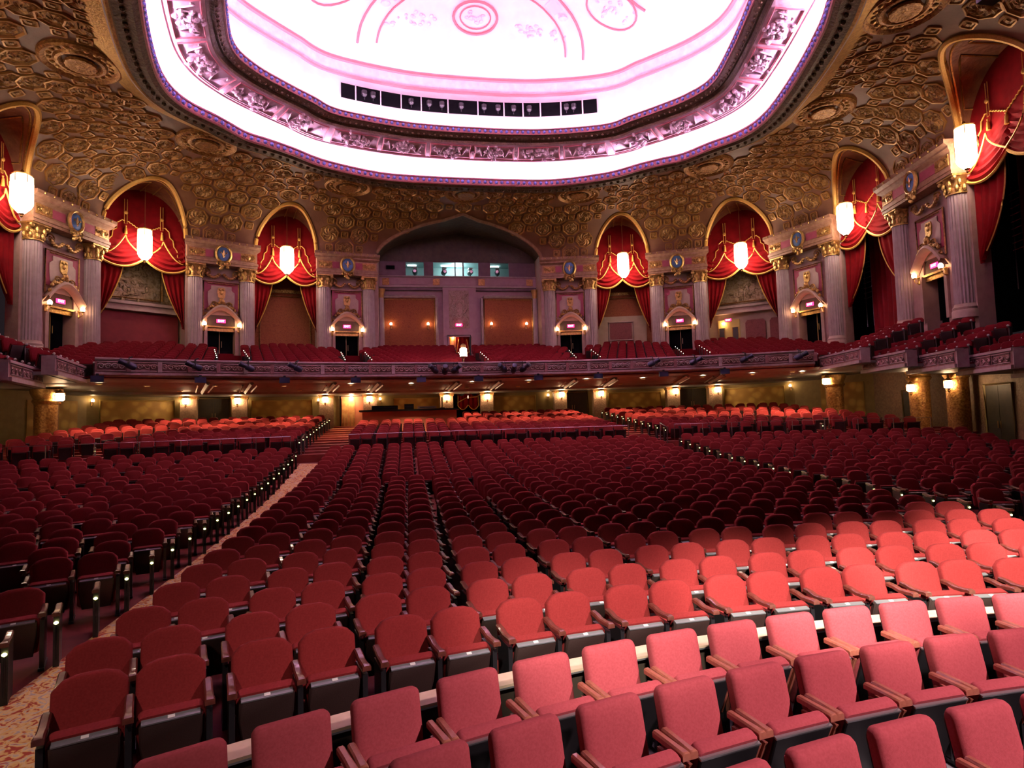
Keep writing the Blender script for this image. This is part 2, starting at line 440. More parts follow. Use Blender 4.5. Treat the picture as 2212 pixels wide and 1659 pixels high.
# arc length tables
tab = [(0.0, 0.0)]
for i in range(1, 121):
    d = i * 0.07; p = tab[-1]
    dz = zv(d) - zv(p[1]); tab.append((p[0] + math.hypot(0.07, dz), d))
def w2d(w):
    for a, b in zip(tab, tab[1:]):
        if b[0] >= w: return a[1] + (b[1] - a[1]) * (w - a[0]) / (b[0] - a[0])
    return tab[-1][1]
SL = [0.0]
for i in range(len(WALL) - 1): SL.append(SL[-1] + math.dist(WALL[i], WALL[i + 1]))
def s2q(s):
    a = abs(s)
    for i in range(len(SL) - 1):
        if SL[i + 1] >= a: return math.copysign(i + (a - SL[i]) / (SL[i + 1] - SL[i]), s)
    return math.copysign(len(SL) - 1.01, s)
H = 1.02
n_oct = n_sq = 0
imax = int(SL[10] / H)
for i in range(-imax, imax + 1):
    for j in range(0, 9):
        s, wv = i * H + 0.0, 0.35 + j * H
        q = s2q(s); d = w2d(wv); L = vlen(q)
        octo = (i + j) % 2 == 0
        rad = 0.62 if octo else 0.24
        if d > L - rad * 0.9: continue
        ok = True
        for ds in (-rad, -rad * .5, 0, rad * .5, rad):
            qq = s2q(s + ds)
            if w2d(max(0, wv - rad * .35 * (1 - (ds / rad) ** 2 * .5))) < d_rim(qq): ok = False
        if not ok: continue
        P = vault(q, d)
        if any(math.hypot(abs(P.x) - mx, P.y - my) < (1.75 if octo else 1.5) for mx, my in MEDS): continue
        e = 0.04
        tw = vault(q, d + e) - vault(q, max(0, d - e)); tw.normalize()
        ts = vault(s2q(s + .15), d) - vault(s2q(s - .15), d); sc = min(1.05, max(0.62, ts.length / 0.3)); ts.normalize()
        nn = ts.cross(tw).normalized()
        if nn.dot(Vector((0, 22, 6)) - P) < 0: nn = -nn; 
        tw = nn.cross(ts)
        if octo:
            me = ME_O if j % 2 == 0 else ME_W; nm = me.name; n_oct += 1
        else:
            me = ME_S; nm = 'square_boss'; n_sq += 1
        o = link(nm, me, ceiling)
        k9 = .97; sc *= k9; tw = tw * k9; o.matrix_world = Matrix(((ts.x * sc, tw.x, nn.x, P.x), (ts.y * sc, tw.y, nn.y, P.y), (ts.z * sc, tw.z, nn.z, P.z), (0, 0, 0, 1)))
print('coffers', n_oct, n_sq)
# round ceiling rosettes with a deep ring
mb = MB()
mb.lathe([(1.42, .02), (1.40, -.10), (1.30, -.16), (1.20, -.10), (1.14, -.04), (.90, -.03), (.84, -.12), (.74, -.14), (.66, -.08), (.62, .0), (.60, .03)], 36, capped=False)
ROS = mb.mesh('ceiling_rosette', 'gilt')
mb = MB(); mb.lathe([(.56, -.10), (.54, -.20), (.46, -.22), (.30, -.16), (.12, -.20), (.02, -.2)], 28, flute=0.05)
HUB = mb.mesh('rosette_hub', 'gilt')
mb = MB()
for k in range(20):
    a = 2 * PI * k / 20; mb.ball((1.02 * math.cos(a), 1.02 * math.sin(a), -.04), .11, .11, .07, 6, 4)
ROB = mb.mesh('rosette_beads', 'gold')
for mx, my in MEDS:
    for sg in ((1, -1) if mx else (1,)):
        r = link('ceiling_rosette', ROS, ceiling, (sg * mx, my, zv(4.6) - 0.02))
        link('rosette_hub', HUB, r); link('rosette_beads', ROB, r)

# arch rims and barrel soffits
def rim_parts(q0, q1, kind, name_m, n=40, depth=1.25):
    mb, rb, eb = MB(), MB(), MB(); R1 = []; edge = []
    Wa, Wb = seg_eval(WALL, q0, False), seg_eval(WALL, q1, False)
    t = (Wb - Wa).normalized(); out = Vector((-t.y, t.x))
    if out.dot(Vector((0, 22)) - Wa) > 0: out = -out
    back = []
    for i in range(n + 1):
        f = 0.5 - 0.5 * math.cos(PI * i / n); q = q0 + (q1 - q0) * f
        d = d_rim(q); p = vault(q, d); W = seg_eval(WALL, q, False)
        b = Vector((W.x + out.x * depth, W.y + out.y * depth, p.z))
        R1.append(p); back.append(b)
    ringlist = []
    for p, b in zip(R1, back):
        ringlist.append([tuple(p + (b - p) * (k / 8)) for k in range(9)])
    mb.rings(ringlist, closed=False)
    part(mb, 'arch_soffit', name_m, ceiling)
    rb.tube([p + Vector((0, 0, -.03)) for p in R1], 0.13, 6); part(rb, 'arch_rim', 'gold_trim' if kind != 'c' else 'entab', ceiling)
    eb.tube(back, 0.10, 6)
    if kind != 'c':
        eb.tube([p + (b - p) * .12 + Vector((0, 0, -.02)) for p, b in zip(R1, back)][2:-2], .05, 5)
        for fa, fb in ((.16, .46), (.54, .88)):
            lo = [p + (b - p) * .25 + Vector((0, 0, -.03)) for p, b in zip(R1, back)]; hi = [p + (b - p) * .8 + Vector((0, 0, -.03)) for p, b in zip(R1, back)]
            a, z = int(fa * n), int(fb * n)
            eb.tube(lo[a:z] + [hi[z - 1]] + hi[a:z][::-1] + [lo[a]], .04, 4)
    part(eb, 'arch_moulding', 'gold' if kind != 'c' else 'barrel_dark', ceiling)
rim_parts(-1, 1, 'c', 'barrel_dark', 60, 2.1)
for a, b in BAYS:
    for sg in (1, -1): rim_parts(sg * a, sg * b, 'b', 'barrel')

# ------------------------------------------------------------------ dome
OUT = mirror_loop(catmull([(0, 34.75), (2.6, 34.7), (5.28, 34.4), (8.1, 33.1), (9.6, 31.7), (10.65, 30.85), (11.5, 30.2), (12.3, 28.9), (13.3, 27.4), (13.54, 25.75), (13.1, 23.4), (12.15, 20.3), (11.2, 18.1), (9.2, 15), (5.5, 12.8), (0, 12)], 6))
INN = mirror_loop(catmull([(0, 31.6), (2.2, 31.55), (4.2, 31.3), (7.1, 30.45), (8.2, 29.35), (9.2, 28.3), (10.25, 27.0), (10.78, 25.55), (10.45, 23.4), (9.7, 20.6), (8.9, 18.3), (7.2, 16), (4.0, 14.6), (0, 14)], 7))
dome = link('dome', None); dome['kind'] = 'structure'; dome['label'] = 'glowing pink-white ceiling dome with two cove-lit cornices'
def loft(loop, prof, name, m, parent=dome, smooth=True):
    mb = MB(); mb.rings([at_z(offset(loop, o), z) for o, z in prof])
    return part(mb, name, m, parent, smooth)
def dots(loop, off, z, step, r, name, m, parent, inset=0.0, zr=None):
    """small round studs set along a ring, too small to pick apart"""
    L = offset(loop, off); mb = MB(); acc = 0.0
    for i in range(len(L)):
        a, b = Vector(L[i - 1]), Vector(L[i]); l = (b - a).length; t = (b - a).normalized()
        while acc < l:
            p = a + t * acc
            if p.y > 16: mb.ball((p.x, p.y, z), r, r, zr or r, 6, 4)
            acc += step
        acc -= l
    o = part(mb, name, m, parent); o['kind'] = 'stuff'; return o
oc = loft(OUT, [(2.3, 17.5), (1.22, 17.14), (1.1, 17.02), (1.0, 17.06)], 'cornice_edge', 'gold')
oc = loft(OUT, [(1.0, 17.06), (.92, 16.92), (.6, 16.98), (.3, 16.9), (.12, 16.98)], 'outer_cornice', 'cornice_dark')
dots(OUT, .62, 16.93, .42, .10, 'cornice_leaves', 'cornice_dark', oc)
ob = loft(OUT, [(.12, 16.98), (.04, 16.98), (.0, 17.03), (.02, 17.05), (.02, 17.30), (-.05, 17.33), (-.06, 17.40), (.16, 17.40), (.16, 17.1)], 'outer_band', 'cornice_rose', smooth=False)
dots(OUT, .0, 17.18, .34, .105, 'blue_studs', 'stud_blue', ob)
dots(OUT, .0, 17.10, .30, .035, 'pink_studs_low', 'fascia_light', ob)
mb = MB()
o16 = offset(OUT, .16)
i3 = [min(offset(INN, 2.05), key=lambda p: (p[0] - a[0]) ** 2 + (p[1] - a[1]) ** 2) for a in OUT]
mb.rings([at_z(o16, 17.1), at_z(offset(OUT, 1.2), 17.08), at_z(offset(OUT, 1.32), 17.35), at_z(offset(OUT, 1.2), 17.62), at_z(offset(OUT, .8), 17.80),
          [lerp((*a, 17.80), (*b, 17.97), .6) for a, b in zip(offset(OUT, .5), i3)], at_z(i3, 17.99)])
part(mb, 'outer_cove', 'dome_white', dome)
mb = MB(); mb.tube(at_z(offset(OUT, .34), 17.34), .045, 5, True); part(mb, 'outer_cove_tube', 'cove_tube', dome)
fr = loft(INN, [(2.2, 17.98), (2.05, 17.99), (2.0, 18.04), (1.95, 18.04), (.72, 18.31), (.66, 18.33)], 'frieze', 'dome_relief')
ic = loft(INN, [(.66, 18.33), (.64, 18.46), (.50, 18.54), (.38, 18.49), (.16, 18.58), (.1, 18.64)], 'inner_cornice', 'cornice_dark')
dots(INN, .30, 18.53, .30, .07, 'cornice_leaves', 'cornice_dark', ic)
ib = loft(INN, [(.1, 18.64), (.02, 18.62), (.0, 18.66), (.02, 18.68), (.02, 18.86), (-.05, 18.88), (-.06, 18.93), (.15, 18.93), (.15, 18.72)], 'inner_band', 'cornice_rose', smooth=False)
dots(INN, .0, 18.77, .30, .09, 'blue_studs', 'stud_blue', ib)
loft(INN, [(.15, 18.72), (1.15, 18.72), (1.2, 19.2), (1.2, 21.45)], 'drum_wall', 'dome_white')
loft(INN, [(1.2, 21.45), (1.1, 21.47), (1.06, 21.56), (1.12, 21.6)], 'drum_moulding', 'dome_line')
loft(INN, [(1.12, 21.6), (1.0, 22.15)], 'drum_frieze', 'dome_relief')
loft(INN, [(1.0, 22.15), (.86, 22.18), (.84, 22.28), (.9, 22.3)], 'dome_moulding', 'dome_line')
cx, cy = 0.0, 22.8
mb = MB(); base = offset(INN, .9); rs = []
for k in range(13):
    t = k / 12 * .97
    rs.append([(cx + (x - cx) * (1 - t), cy + (y - cy) * (1 - t), 22.3 + 3.6 * math.sin(t * PI / 2) ** .8) for x, y in base])
mb.rings(rs, True, False, True); part(mb, 'dome_shell', 'dome_white', dome)
mb = MB(); mb.tube(at_z(offset(INN, .62), 18.8), .06, 5, True); part(mb, 'inner_cove_tube', 'cove_tube_in', dome)
def on_dome(x, y, lift=0.03):
    # height of the shell above a plan point: find t by scaling towards the centre
    best = None
    dx, dy = x - cx, y - cy; a = math.atan2(dy, dx); r = math.hypot(dx, dy)
    rb = min(base, key=lambda p: abs(math.atan2(p[1] - cy, p[0] - cx) - a))
    t = max(0.0, 1 - r / math.hypot(rb[0] - cx, rb[1] - cy))
    return Vector((x, y, 22.3 + 3.6 * math.sin(min(t, 1) * PI / 2) ** .8 - lift))
# ribs, lunette arches, bosses and relief on the shell
rib = MB()
rib.tube([on_dome(6.2 * math.cos(a), 31.4 - 3.9 * math.sin(a) * 1.0) for a in [PI * k / 30 for k in range(1, 30)]], .07, 5)
rib.tube([on_dome(5.2 * math.cos(a), 31.4 - 3.1 * math.sin(a)) for a in [PI * k / 30 for k in range(1, 30)]], .05, 5)
for sg in (1, -1):
    rib.tube([on_dome(sg * (8.9 - 3.4 * math.sin(a)), 24.4 + 3.2 * math.cos(a)) for a in [PI * k / 24 for k in range(1, 24)]], .07, 5)
    rib.tube([on_dome(sg * (8.9 - 2.6 * math.sin(a)), 24.4 + 2.5 * math.cos(a)) for a in [PI * k / 24 for k in range(1, 24)]], .05, 5)
    rib.tube([on_dome(sg * (6.9 + 1.3 * math.cos(a)), 28.2 + .9 * math.sin(a)) for a in [2 * PI * k / 24 for k in range(24)]], .05, 5, True)
rib.tube([on_dome(1.15 * math.cos(a), 29.9 + .75 * math.sin(a)) for a in [2 * PI * k / 26 for k in range(26)]], .075, 5, True)
rib.tube([on_dome(.8 * math.cos(a), 29.9 + .52 * math.sin(a)) for a in [2 * PI * k / 26 for k in range(26)]], .04, 5, True)
for (px, py) in ((-2.6, 26.6), (2.6, 26.6)): rib.tube([on_dome(px * .2, py), on_dome(px, py), on_dome(px * 1.3, py - .4)], .06, 5)
part(rib, 'dome_ribs', 'dome_line', dome)
bs = MB()
for k in range(7):
    a = PI * (k + 2) / 10; p = on_dome(5.7 * math.cos(a), 31.4 - 3.5 * math.sin(a)); bs.ball(p, .26, .22, .1, 8, 4)
for k in range(150):
    zone = random.choice(((-3.2, 30.2, 1.5, .35), (3.2, 30.2, 1.5, .35), (-6.9, 28.2, .9, .6), (6.9, 28.2, .9, .6), (0, 29.9, .6, .4), (0, 25.6, 2.6, .7), (-7.6, 24.6, .9, 1.3), (7.6, 24.6, .9, 1.3)))
    x = zone[0] + random.gauss(0, .5) * zone[2]; y = zone[1] + random.gauss(0, .5) * zone[3]
    bs.ball(on_dome(x, y, .0), random.uniform(.06, .17), random.uniform(.06, .15), .09, 6, 4)
o = part(bs, 'dome_relief_ornament', 'dome_relief', dome); o['kind'] = 'stuff'
bl = MB()
for k in range(6):
    a0, a1 = PI * (k + 2.25) / 10, PI * (k + 2.75) / 10
    pa = [on_dome(R * math.cos(a), 31.4 - (R - 2.2) * math.sin(a), .04) for R, a in ((5.95, a0), (5.95, a1), (5.45, a1), (5.45, a0))]
    bl.add([tuple(p) for p in pa], [(0, 1, 2, 3)])
part(bl, 'dome_blue_panels', 'dome_blue', dome, False)
# frieze panels with fruit swags under the inner cornice
i17, i10 = offset(INN, 1.93), offset(INN, .74)
n = len(INN); cum = [0]
for i in range(n): cum.append(cum[-1] + math.dist(INN[i], INN[(i + 1) % n]))
def frieze_pt(s, v, lift=0.04):
    s %= cum[-1]
    i = max(k for k in range(n) if cum[k] <= s); f = (s - cum[i]) / (cum[i + 1] - cum[i]); j = (i + 1) % n
    a = lerp(i17[i], i17[j], f); b = lerp(i10[i], i10[j], f); p = lerp(a, b, v)
    return Vector((p[0], p[1], 18.045 + .26 * v)) - Vector((0, 0, lift))
sp = cum[-1] / 26
for k in range(26):
    s0 = (k + .5) * sp
    if frieze_pt(s0, .5).y < 19: continue
    pn = MB(); pn.tube([frieze_pt(s0 + a * sp, v) for a, v in [(x / 10 - .44, .06) for x in range(0, 10)] + [(.44, .5)] + [(.44 - x / 10, .95) for x in range(0, 10)] + [(-.44, .5)]], .035, 4, True)
    fp = part(pn, 'frieze_panel', 'dome_line', dome)
    fb = MB(); wd = .30 if k % 2 else .2
    for t in range(34):
        x = random.gauss(0, .5) * wd; v = .5 + random.gauss(0, .22) * (1 - abs(x))
        fb.ball(frieze_pt(s0 + x * sp, min(.95, max(.05, v)), .02), random.uniform(.07, .17), random.uniform(.07, .16), random.uniform(.08, .17), 6, 4)
    for sg in (1, -1):
        fb.tube([frieze_pt(s0 + sg * (.1 + .28 * t / 8) * sp, .5 + .28 * math.sin(t * 1.1)) for t in range(9)], .04, 4)
    part(fb, 'fruit_swag', 'dome_relief', fp)
# lighting slot in the drum wall
slot = thing('lighting_slot', 'long dark slot of spotlights behind pink bars in the dome drum', 'light slot', (0, 32.66, 20.25))
DW = sorted([p for p in offset(INN, 1.2) if p[1] > 29 and abs(p[0]) < 8.6])
def slot_y(x):
    for p, q in zip(DW, DW[1:]):
        if p[0] <= x <= q[0]: return p[1] + (q[1] - p[1]) * (x - p[0]) / (q[0] - p[0] + 1e-9) - 32.66 - .06
    return -1.2
mbs = MB(); mbs.sheet(lambda u, v: (-7.1 + 14.2 * u, slot_y(-7.1 + 14.2 * u), v * .82), 30, 2)
part(mbs, 'recess', 'dark_void', slot)  # flat sheet before the drum wall; the slot's inner shade is its black colour
for x in (-6.35, -5.05, -3.95, -2.85, -1.35, .35, 1.85, 2.95, 3.95, 5.1, 6.3):
    mb = MB(); mb.box(x, slot_y(x) - .06, .41, .06, .08, .84); part(mb, 'mullion', 'dome_relief', slot, False)
for x in (-5.9, -5.45, -3.4, -2.4, -1.7, -.6, .7, 1.5, 2.4, 3.3, 5.4, 5.8):
    mb = MB(); mb.lathe([(.06, -.2), (.15, -.1), (.15, .12), (.06, .16)], 10, (x, slot_y(x) - .1, .45)); mb.tube([(x, slot_y(x) - .08, .1), (x, slot_y(x) - .08, .3)], .025, 4)
    part(mb, 'spotlight', 'black_kit', slot)
# ------------------------------------------------------------------ frames along the wall
def frame(q0, q1, sg):
    A, B = (seg_eval(WALL, sg * q0, False), seg_eval(WALL, sg * q1, False))
    if sg < 0: A, B = B, A
    m = (A + B) / 2; t = B - A
    return (m.x, m.y), math.atan2(t.y, t.x), t.length
def place(fr, x, y, z):
    c, k = math.cos(fr[1]), math.sin(fr[1])
    return (fr[0][0] + x * c - y * k, fr[0][1] + x * k + y * c, z)

# ------------------------------------------------------------------ lamps shared by the whole room
txt = D.curves.new('exit_letters', 'FONT'); txt.body = 'EXIT'; txt.size = 0.20; txt.align_x = 'CENTER'; txt.align_y = 'CENTER'; txt.extrude = 0.004
to = D.objects.new('exit_letters', txt); COL.objects.link(to)
bpy.context.view_layer.update()
EXIT_ME = D.meshes.new_from_object(to); EXIT_ME.materials.clear(); EXIT_ME.materials.append(MT['exit_text'])
D.objects.remove(to)
mb = MB(); mb.box(0, 0, 0, .56, .07, .24); EXIT_BOX = mb.mesh('sign_face', 'exit_red', False)
mb = MB(); mb.box(0, .05, 0, .62, .05, .30); EXIT_BK = mb.mesh('sign_housing', 'black_kit', False)
def exit_sign(loc, rz, label, group=None, s=1.0):
    t = thing('exit_sign', label, 'exit sign', loc, rz, group)
    link('sign_housing', EXIT_BK, t); f = link('sign_face', EXIT_BOX, t)
    l = link('sign_letters', EXIT_ME, f, (0, -.04, 0)); l.rotation_euler = (PI / 2, 0, 0)
    t.scale = (s, s, s); return t

# sconce: back plate, curled arm, cup, glass globe
def make_sconce():
    t = thing('wall_sconce', 'x', 'sconce')
    mb = MB(); mb.lathe([(.02, -.22), (.07, -.18), (.05, -.02), (.09, .08), (.02, .14)], 8, (0, -.03, 0)); part(mb, 'back_plate', 'brass', t)
    mb = MB(); mb.tube([(0, -.03, -.1), (0, -.14, -.16), (0, -.22, -.08), (0, -.22, .02)], .018, 5); part(mb, 'arm', 'brass', t)
    mb = MB(); mb.lathe([(.02, 0), (.07, .03), (.08, .06)], 8, (0, -.22, .02)); part(mb, 'cup', 'brass', t)
    mb = MB(); mb.ball((0, -.22, .17), .10, .10, .13, 10, 7); part(mb, 'globe', 'sconce_glass', t)
    return t
SCONCE = make_sconce(); sconce_used = []
def sconce(loc, rz, label, group, s=1.15):
    if not sconce_used:
        o = SCONCE; o.location = loc; o.rotation_euler = (0, 0, rz); o['label'] = label; o['group'] = group
    else: o = dup(SCONCE, loc, rz, label, group)
    sconce_used.append(1); o.scale = (s, s, s); return o

# hanging lantern: six-sided glass body, ribs, crown, finial, chain
def make_lantern():
    t = thing('hanging_lantern', 'x', 'lantern')
    mb = MB(); mb.lathe([(.12, .10), (.34, .34), (.43, .52), (.43, 1.5)], 6, capped=False); part(mb, 'glass_body', 'lantern_glass', t, False)
    mb = MB(); mb.lathe([(.43, 1.5), (.42, 1.82), (.34, 1.9)], 6, capped=False); part(mb, 'upper_glass', 'lantern_upper', t, False)
    mb = MB(); mb.lathe([(.36, 1.89), (.40, 1.92), (.20, 2.0), (.08, 2.04), (.05, 2.12), (.02, 2.16)], 6); part(mb, 'crown', 'gold', t)
    mb = MB(); mb.lathe([(.02, -.08), (.06, -.02), (.05, .04), (.13, .11)], 6); part(mb, 'finial', 'gold', t)
    for k in range(6):
        a = 2 * PI * k / 6; c, s = math.cos(a), math.sin(a)
        mb = MB(); mb.tube([(r * c, r * s, z) for r, z in ((.13, .10), (.345, .34), (.437, .52), (.437, 1.5), (.427, 1.82), (.35, 1.9))], .014, 4); part(mb, 'rib', 'gold', t)
    return t
LANT = make_lantern(); lant_used = []
def lantern(loc, ztop, label, group):
    if not lant_used:
        o = LANT; o.location = loc; o['label'] = label; o['group'] = group
    else: o = dup(LANT, loc, 0.3 * len(lant_used), label, group)
    lant_used.append(1)
    mb = MB(); mb.tube([(0, 0, 2.12), (0, 0, ztop - loc[2])], .012, 4); part(mb, 'chain', 'brass', o)
    return o

# ------------------------------------------------------------------ piers
def scroll(mb, x, y, z, r, turns=1.6, sg=1, th=.035):
    mb.tube([(x + sg * r * (1 - t / 16 * .8) * math.cos(t / 16 * turns * 2 * PI), y, z + r * (1 - t / 16 * .8) * math.sin(t / 16 * turns * 2 * PI)) for t in range(17)], th, 4)
ZB = 7.0   # balcony back floor
def make_pier(fr, w, label, group, zlow=6.4, dp=1.8):
    t = thing('wall_pier', label, 'pier', (*fr[0], 0), fr[1], group)
    dw = .80
    # wall body around the door recess
    mb = MB()
    mb.box(-(w / 2 + dw) / 2, dp / 2 + .25, (zlow + ZE) / 2, w / 2 - dw, dp, ZE - zlow)
    mb.box((w / 2 + dw) / 2, dp / 2 + .25, (zlow + ZE) / 2, w / 2 - dw, dp, ZE - zlow)
    mb.box(0, 1.15, (10.0 + ZE) / 2, 2 * dw, 1.8, ZE - 10.0)
    part(mb, 'pier_body', 'pier_stone', t, False)
    # panel between the columns
    mb = MB(); mb.prism([(-.98, 10.3), (.98, 10.3), (.98, 12.05), (-.98, 12.05)], .19, .26); p = part(mb, 'panel', 'pier_rose', t, False)
    mb = MB(); mb.prism([(-.72, 10.5), (.72, 10.5), (.78, 10.9), (.78, 11.45), (.60, 11.6), (.60, 11.85), (-.60, 11.85), (-.60, 11.6), (-.78, 11.45), (-.78, 10.9)], .15, .2); part(mb, 'panel_field', 'pier_cream', p, False)
    mb = MB(); mb.tube([(-1.02, .17, 9.9), (-1.02, .17, 12.1), (1.02, .17, 12.1), (1.02, .17, 9.9)], .045, 4); mb.tube([(-.8, .12, 11.98), (.8, .12, 11.98)], .03, 4); part(mb, 'panel_frame', 'gilt', p)
    mb = MB(); mb.prism([(0, 10.95), (.2, 11.12), (.24, 11.5), (.18, 11.72), (-.18, 11.72), (-.24, 11.5), (-.2, 11.12)], .09, .16); mb.ball((0, .1, 11.42), .12, .07, .16, 8, 5); mb.ball((-.1, .1, 11.6), .07); mb.ball((.1, .1, 11.6), .07); part(mb, 'crest', 'gold', p)
    # garland under the cornice
    mb = MB()
    for s in (-1, 1):
        for k in range(7): mb.ball((s * (.15 + .115 * k), .05, 12.62 - .28 * math.sin(PI * (k + .5) / 7)), .12, .1, .10, 6, 4)
        scroll(mb, s * .85, .05, 12.65, .26, 1.5, s, .05)
    part(mb, 'garland', 'gilt', t)
    # door hood: ogee arch with ornament, tympanum, lintel
    def hood(x): return 10.42 - .95 * (abs(x) / 1.1) ** 1.8 + .12 * max(0, abs(x) - .85) * 2
    xs = [-1.12 + 2.24 * k / 20 for k in range(21)]
    mb = MB(); mb.rings([[(x, y, hood(x) + dz) for x in xs] for y, dz in ((.2, .16), (-.16, .18), (-.22, .06), (-.16, -.02), (-.05, -.1), (.2, -.12))], closed=False)
    h = part(mb, 'door_hood', 'pier_stone', t)
    mb = MB()
    for k in range(15):
        x = -.9 + 1.8 * k / 14; mb.ball((x, .02, hood(x) + .28 + .14 * math.cos(x * 9)), .11, .09, .11, 6, 4)
    mb.ball((0, 0, 10.86), .16, .12, .2, 8, 5)
    for s in (-1, 1): scroll(mb, s * .45, .02, 10.62, .2, 1.4, -s, .045)
    part(mb, 'hood_ornament', 'gilt', h)
    mb = MB(); mb.prism([(-.8, 9.3)] + [(x, hood(x) - .12) for x in xs if abs(x) <= .8] + [(.8, 9.3)], .32, .4); part(mb, 'tympanum', 'barrel_dark', t, False)
    mb = MB(); mb.box(0, .30, 9.25, 1.66, .2, .1); mb.box(0, .38, 9.1, 1.6, .12, .26); part(mb, 'lintel', 'gold', t, False)
    for s in (-1, 1):
        mb = MB(); mb.box(s * .9, .2, 8.1, .2, .14, 2.3); part(mb, 'jamb', 'pier_stone', t, False)
    mb = MB(); mb.box(0, .9, 8.2, 1.6, .05, 2.3); d = part(mb, 'door', 'dark_void', t, False)
    mb = MB(); mb.box(.0, .85, 8.2, .03, .04, 2.2); mb.tube([(.12, .82, 8.0), (.12, .82, 8.4)], .02, 5); part(mb, 'door_handle', 'brass', d)
    # columns
    for s in (-1, 1):
        cxx = s * (w / 2 - .52)
        mb = MB(); mb.lathe([(.43, 7.3), (.43, 7.32), (.40, 12.2), (.40, 12.25)], 40, (cxx, .12, 0), flute=.075)
        c = part(mb, 'column', 'column_stone', t, True)
        mb = MB(); mb.lathe([(.54, 6.7), (.54, 7.0), (.50, 7.06), (.52, 7.16), (.45, 7.24), (.44, 7.32)], 24, (cxx, .12, 0)); part(mb, 'base', 'pier_cream', c)
        mb = MB(); mb.lathe([(.45, 12.22), (.45, 12.28), (.41, 12.32), (.42, 12.6), (.52, 12.95), (.56, 12.98)], 20, (cxx, .12, 0)); mb.box(cxx, .12, 13.02, 1.06, 1.06, .1)
        for ring, (zz, rr, nn, sz) in enumerate(((12.45, .45, 10, .12), (12.70, .50, 8, .12))):
            for k in range(nn):
                a = 2 * PI * (k + .5 * ring) / nn; mb.ball((cxx + rr * math.cos(a), .12 + rr * math.sin(a), zz), .09, .09, sz + .04, 6, 4)
        for sx in (-1, 1): mb.ball((cxx + sx * .45, -.30, 12.9), .13, .10, .13, 8, 5); mb.ball((cxx + sx * .45, .54, 12.9), .13, .10, .13, 8, 5)
        part(mb, 'capital', 'gold', c)
    # entablature
    mb = MB(); prof = [(.2, 13.06), (-.46, 13.06), (-.46, 13.2), (-.50, 13.22), (-.50, 13.36), (-.44, 13.40), (-.44, 14.05), (-.50, 14.1), (-.62, 14.18), (-.62, 14.26), (-.78, 14.38), (-.78, 14.56), (.2, 14.62)]
    hw = w / 2
    mb.rings([[(-hw - (0 if y > 0 else min(.16, max(0, -y - .44))), y, z) for y, z in prof], [(hw + (0 if y > 0 else min(.16, max(0, -y - .44))), y, z) for y, z in prof]], True, True, True)
    e = part(mb, 'entablature', 'entab', t, False)
    for s in (-1, 1):
        mb = MB(); mb.box(s * (hw - .55), -.46, 13.72, .9, .04, .5)
        ob = part(mb, 'frieze_block', 'gilt', e, False)
        mb = MB(); mb.ball((s * (hw - .55), -.49, 13.72), .15, .06, .15, 8, 5)
        for q in (-1, 1): scroll(mb, s * (hw - .55) + q * .28, -.49, 13.72, .13, 1.4, q, .03)
        part(mb, 'frieze_scroll', 'gold', e)
    for s in (-1, 1):
        mb = MB(); mb.box(s * (hw / 2 - .2), -.455, 13.72, hw - 1.5 if hw > 2 else .5, .02, .44); part(mb, 'frieze_inlay', 'pier_rose', e, False)
    mb = MB()
    for k in range(9): mb.ball((-hw + .25 + (w - .5) * k / 8, -.80, 14.47), .05, .05, .06, 6, 4)
    o = part(mb, 'cornice_studs', 'gold', e); o['kind'] = 'stuff'
    # cartouche with a blue shield
    mb = MB(); mb.lathe([(.50, 0), (.50, .08), (.42, .14), (.36, .08), (.35, .02)], 24)
    mb.v = [(x, -.52 - z, 13.75 + y * 1.28) for x, y, z in mb.v]
    for k in range(9): mb.ball((random.uniform(-.25, .25), -.58, 13.05 + .05 * k - .25), .11, .09, .1, 6, 4)
    for s in (-1, 1): scroll(mb, s * .3, -.58, 14.36, .13, 1.3, s, .04); scroll(mb, s * .26, -.6, 13.12, .16, 1.3, -s, .05)
    ct = part(mb, 'cartouche', 'gold', t)
    mb = MB(); mb.ball((0, -.55, 13.75), .37, .07, .46, 18, 9); sh = part(mb, 'shield', 'blue_enamel', ct)
    mb = MB(); mb.ball((0, -.63, 13.82), .06, .03, .18, 6, 5); mb.ball((0, -.63, 13.6), .1, .03, .03, 6, 4); mb.tube([(0, -.63, 13.5), (0, -.63, 13.62)], .03, 4)
    for s in (-1, 1): mb.tube([(s * .03, -.63, 13.62), (s * .10, -.63, 13.78), (s * .17, -.63, 13.86), (s * .2, -.63, 13.76)], .03, 4)
    part(mb, 'emblem', 'brass', ct)
    return t
SIDE = {1: ', dark-door side', -1: ', timber-door side'}
PIERN = ['beside the booth arch', 'second from the booth arch', 'third from the booth arch', 'fourth from the booth arch']
for k, (a, b) in enumerate(((1, 2), (3, 4), (5, 6), (7, 8))):
    for sg in (1, -1):
        fr = frame(a, b, sg)
        make_pier(fr, fr[2], 'two-column wall pier with blue-shield cartouche, ' + PIERN[k] + SIDE[sg], 'wall piers with blue shields', 6.4 if k < 2 else 4.6, 1.8 if k < 2 else .72)
        exit_sign(place(fr, 0, .26, 9.62), fr[1], 'lit red exit sign over the balcony door, pier ' + PIERN[k] + SIDE[sg], 'exit signs over the balcony doors', .92)
        for s in (-1, 1):
            sconce(place(fr, s * 1.0, .16, 9.15), fr[1], ('outer' if s * sg > 0 else 'inner') + ' brass globe sconce at the balcony door, pier ' + PIERN[k] + SIDE[sg], 'sconces at the balcony doors')

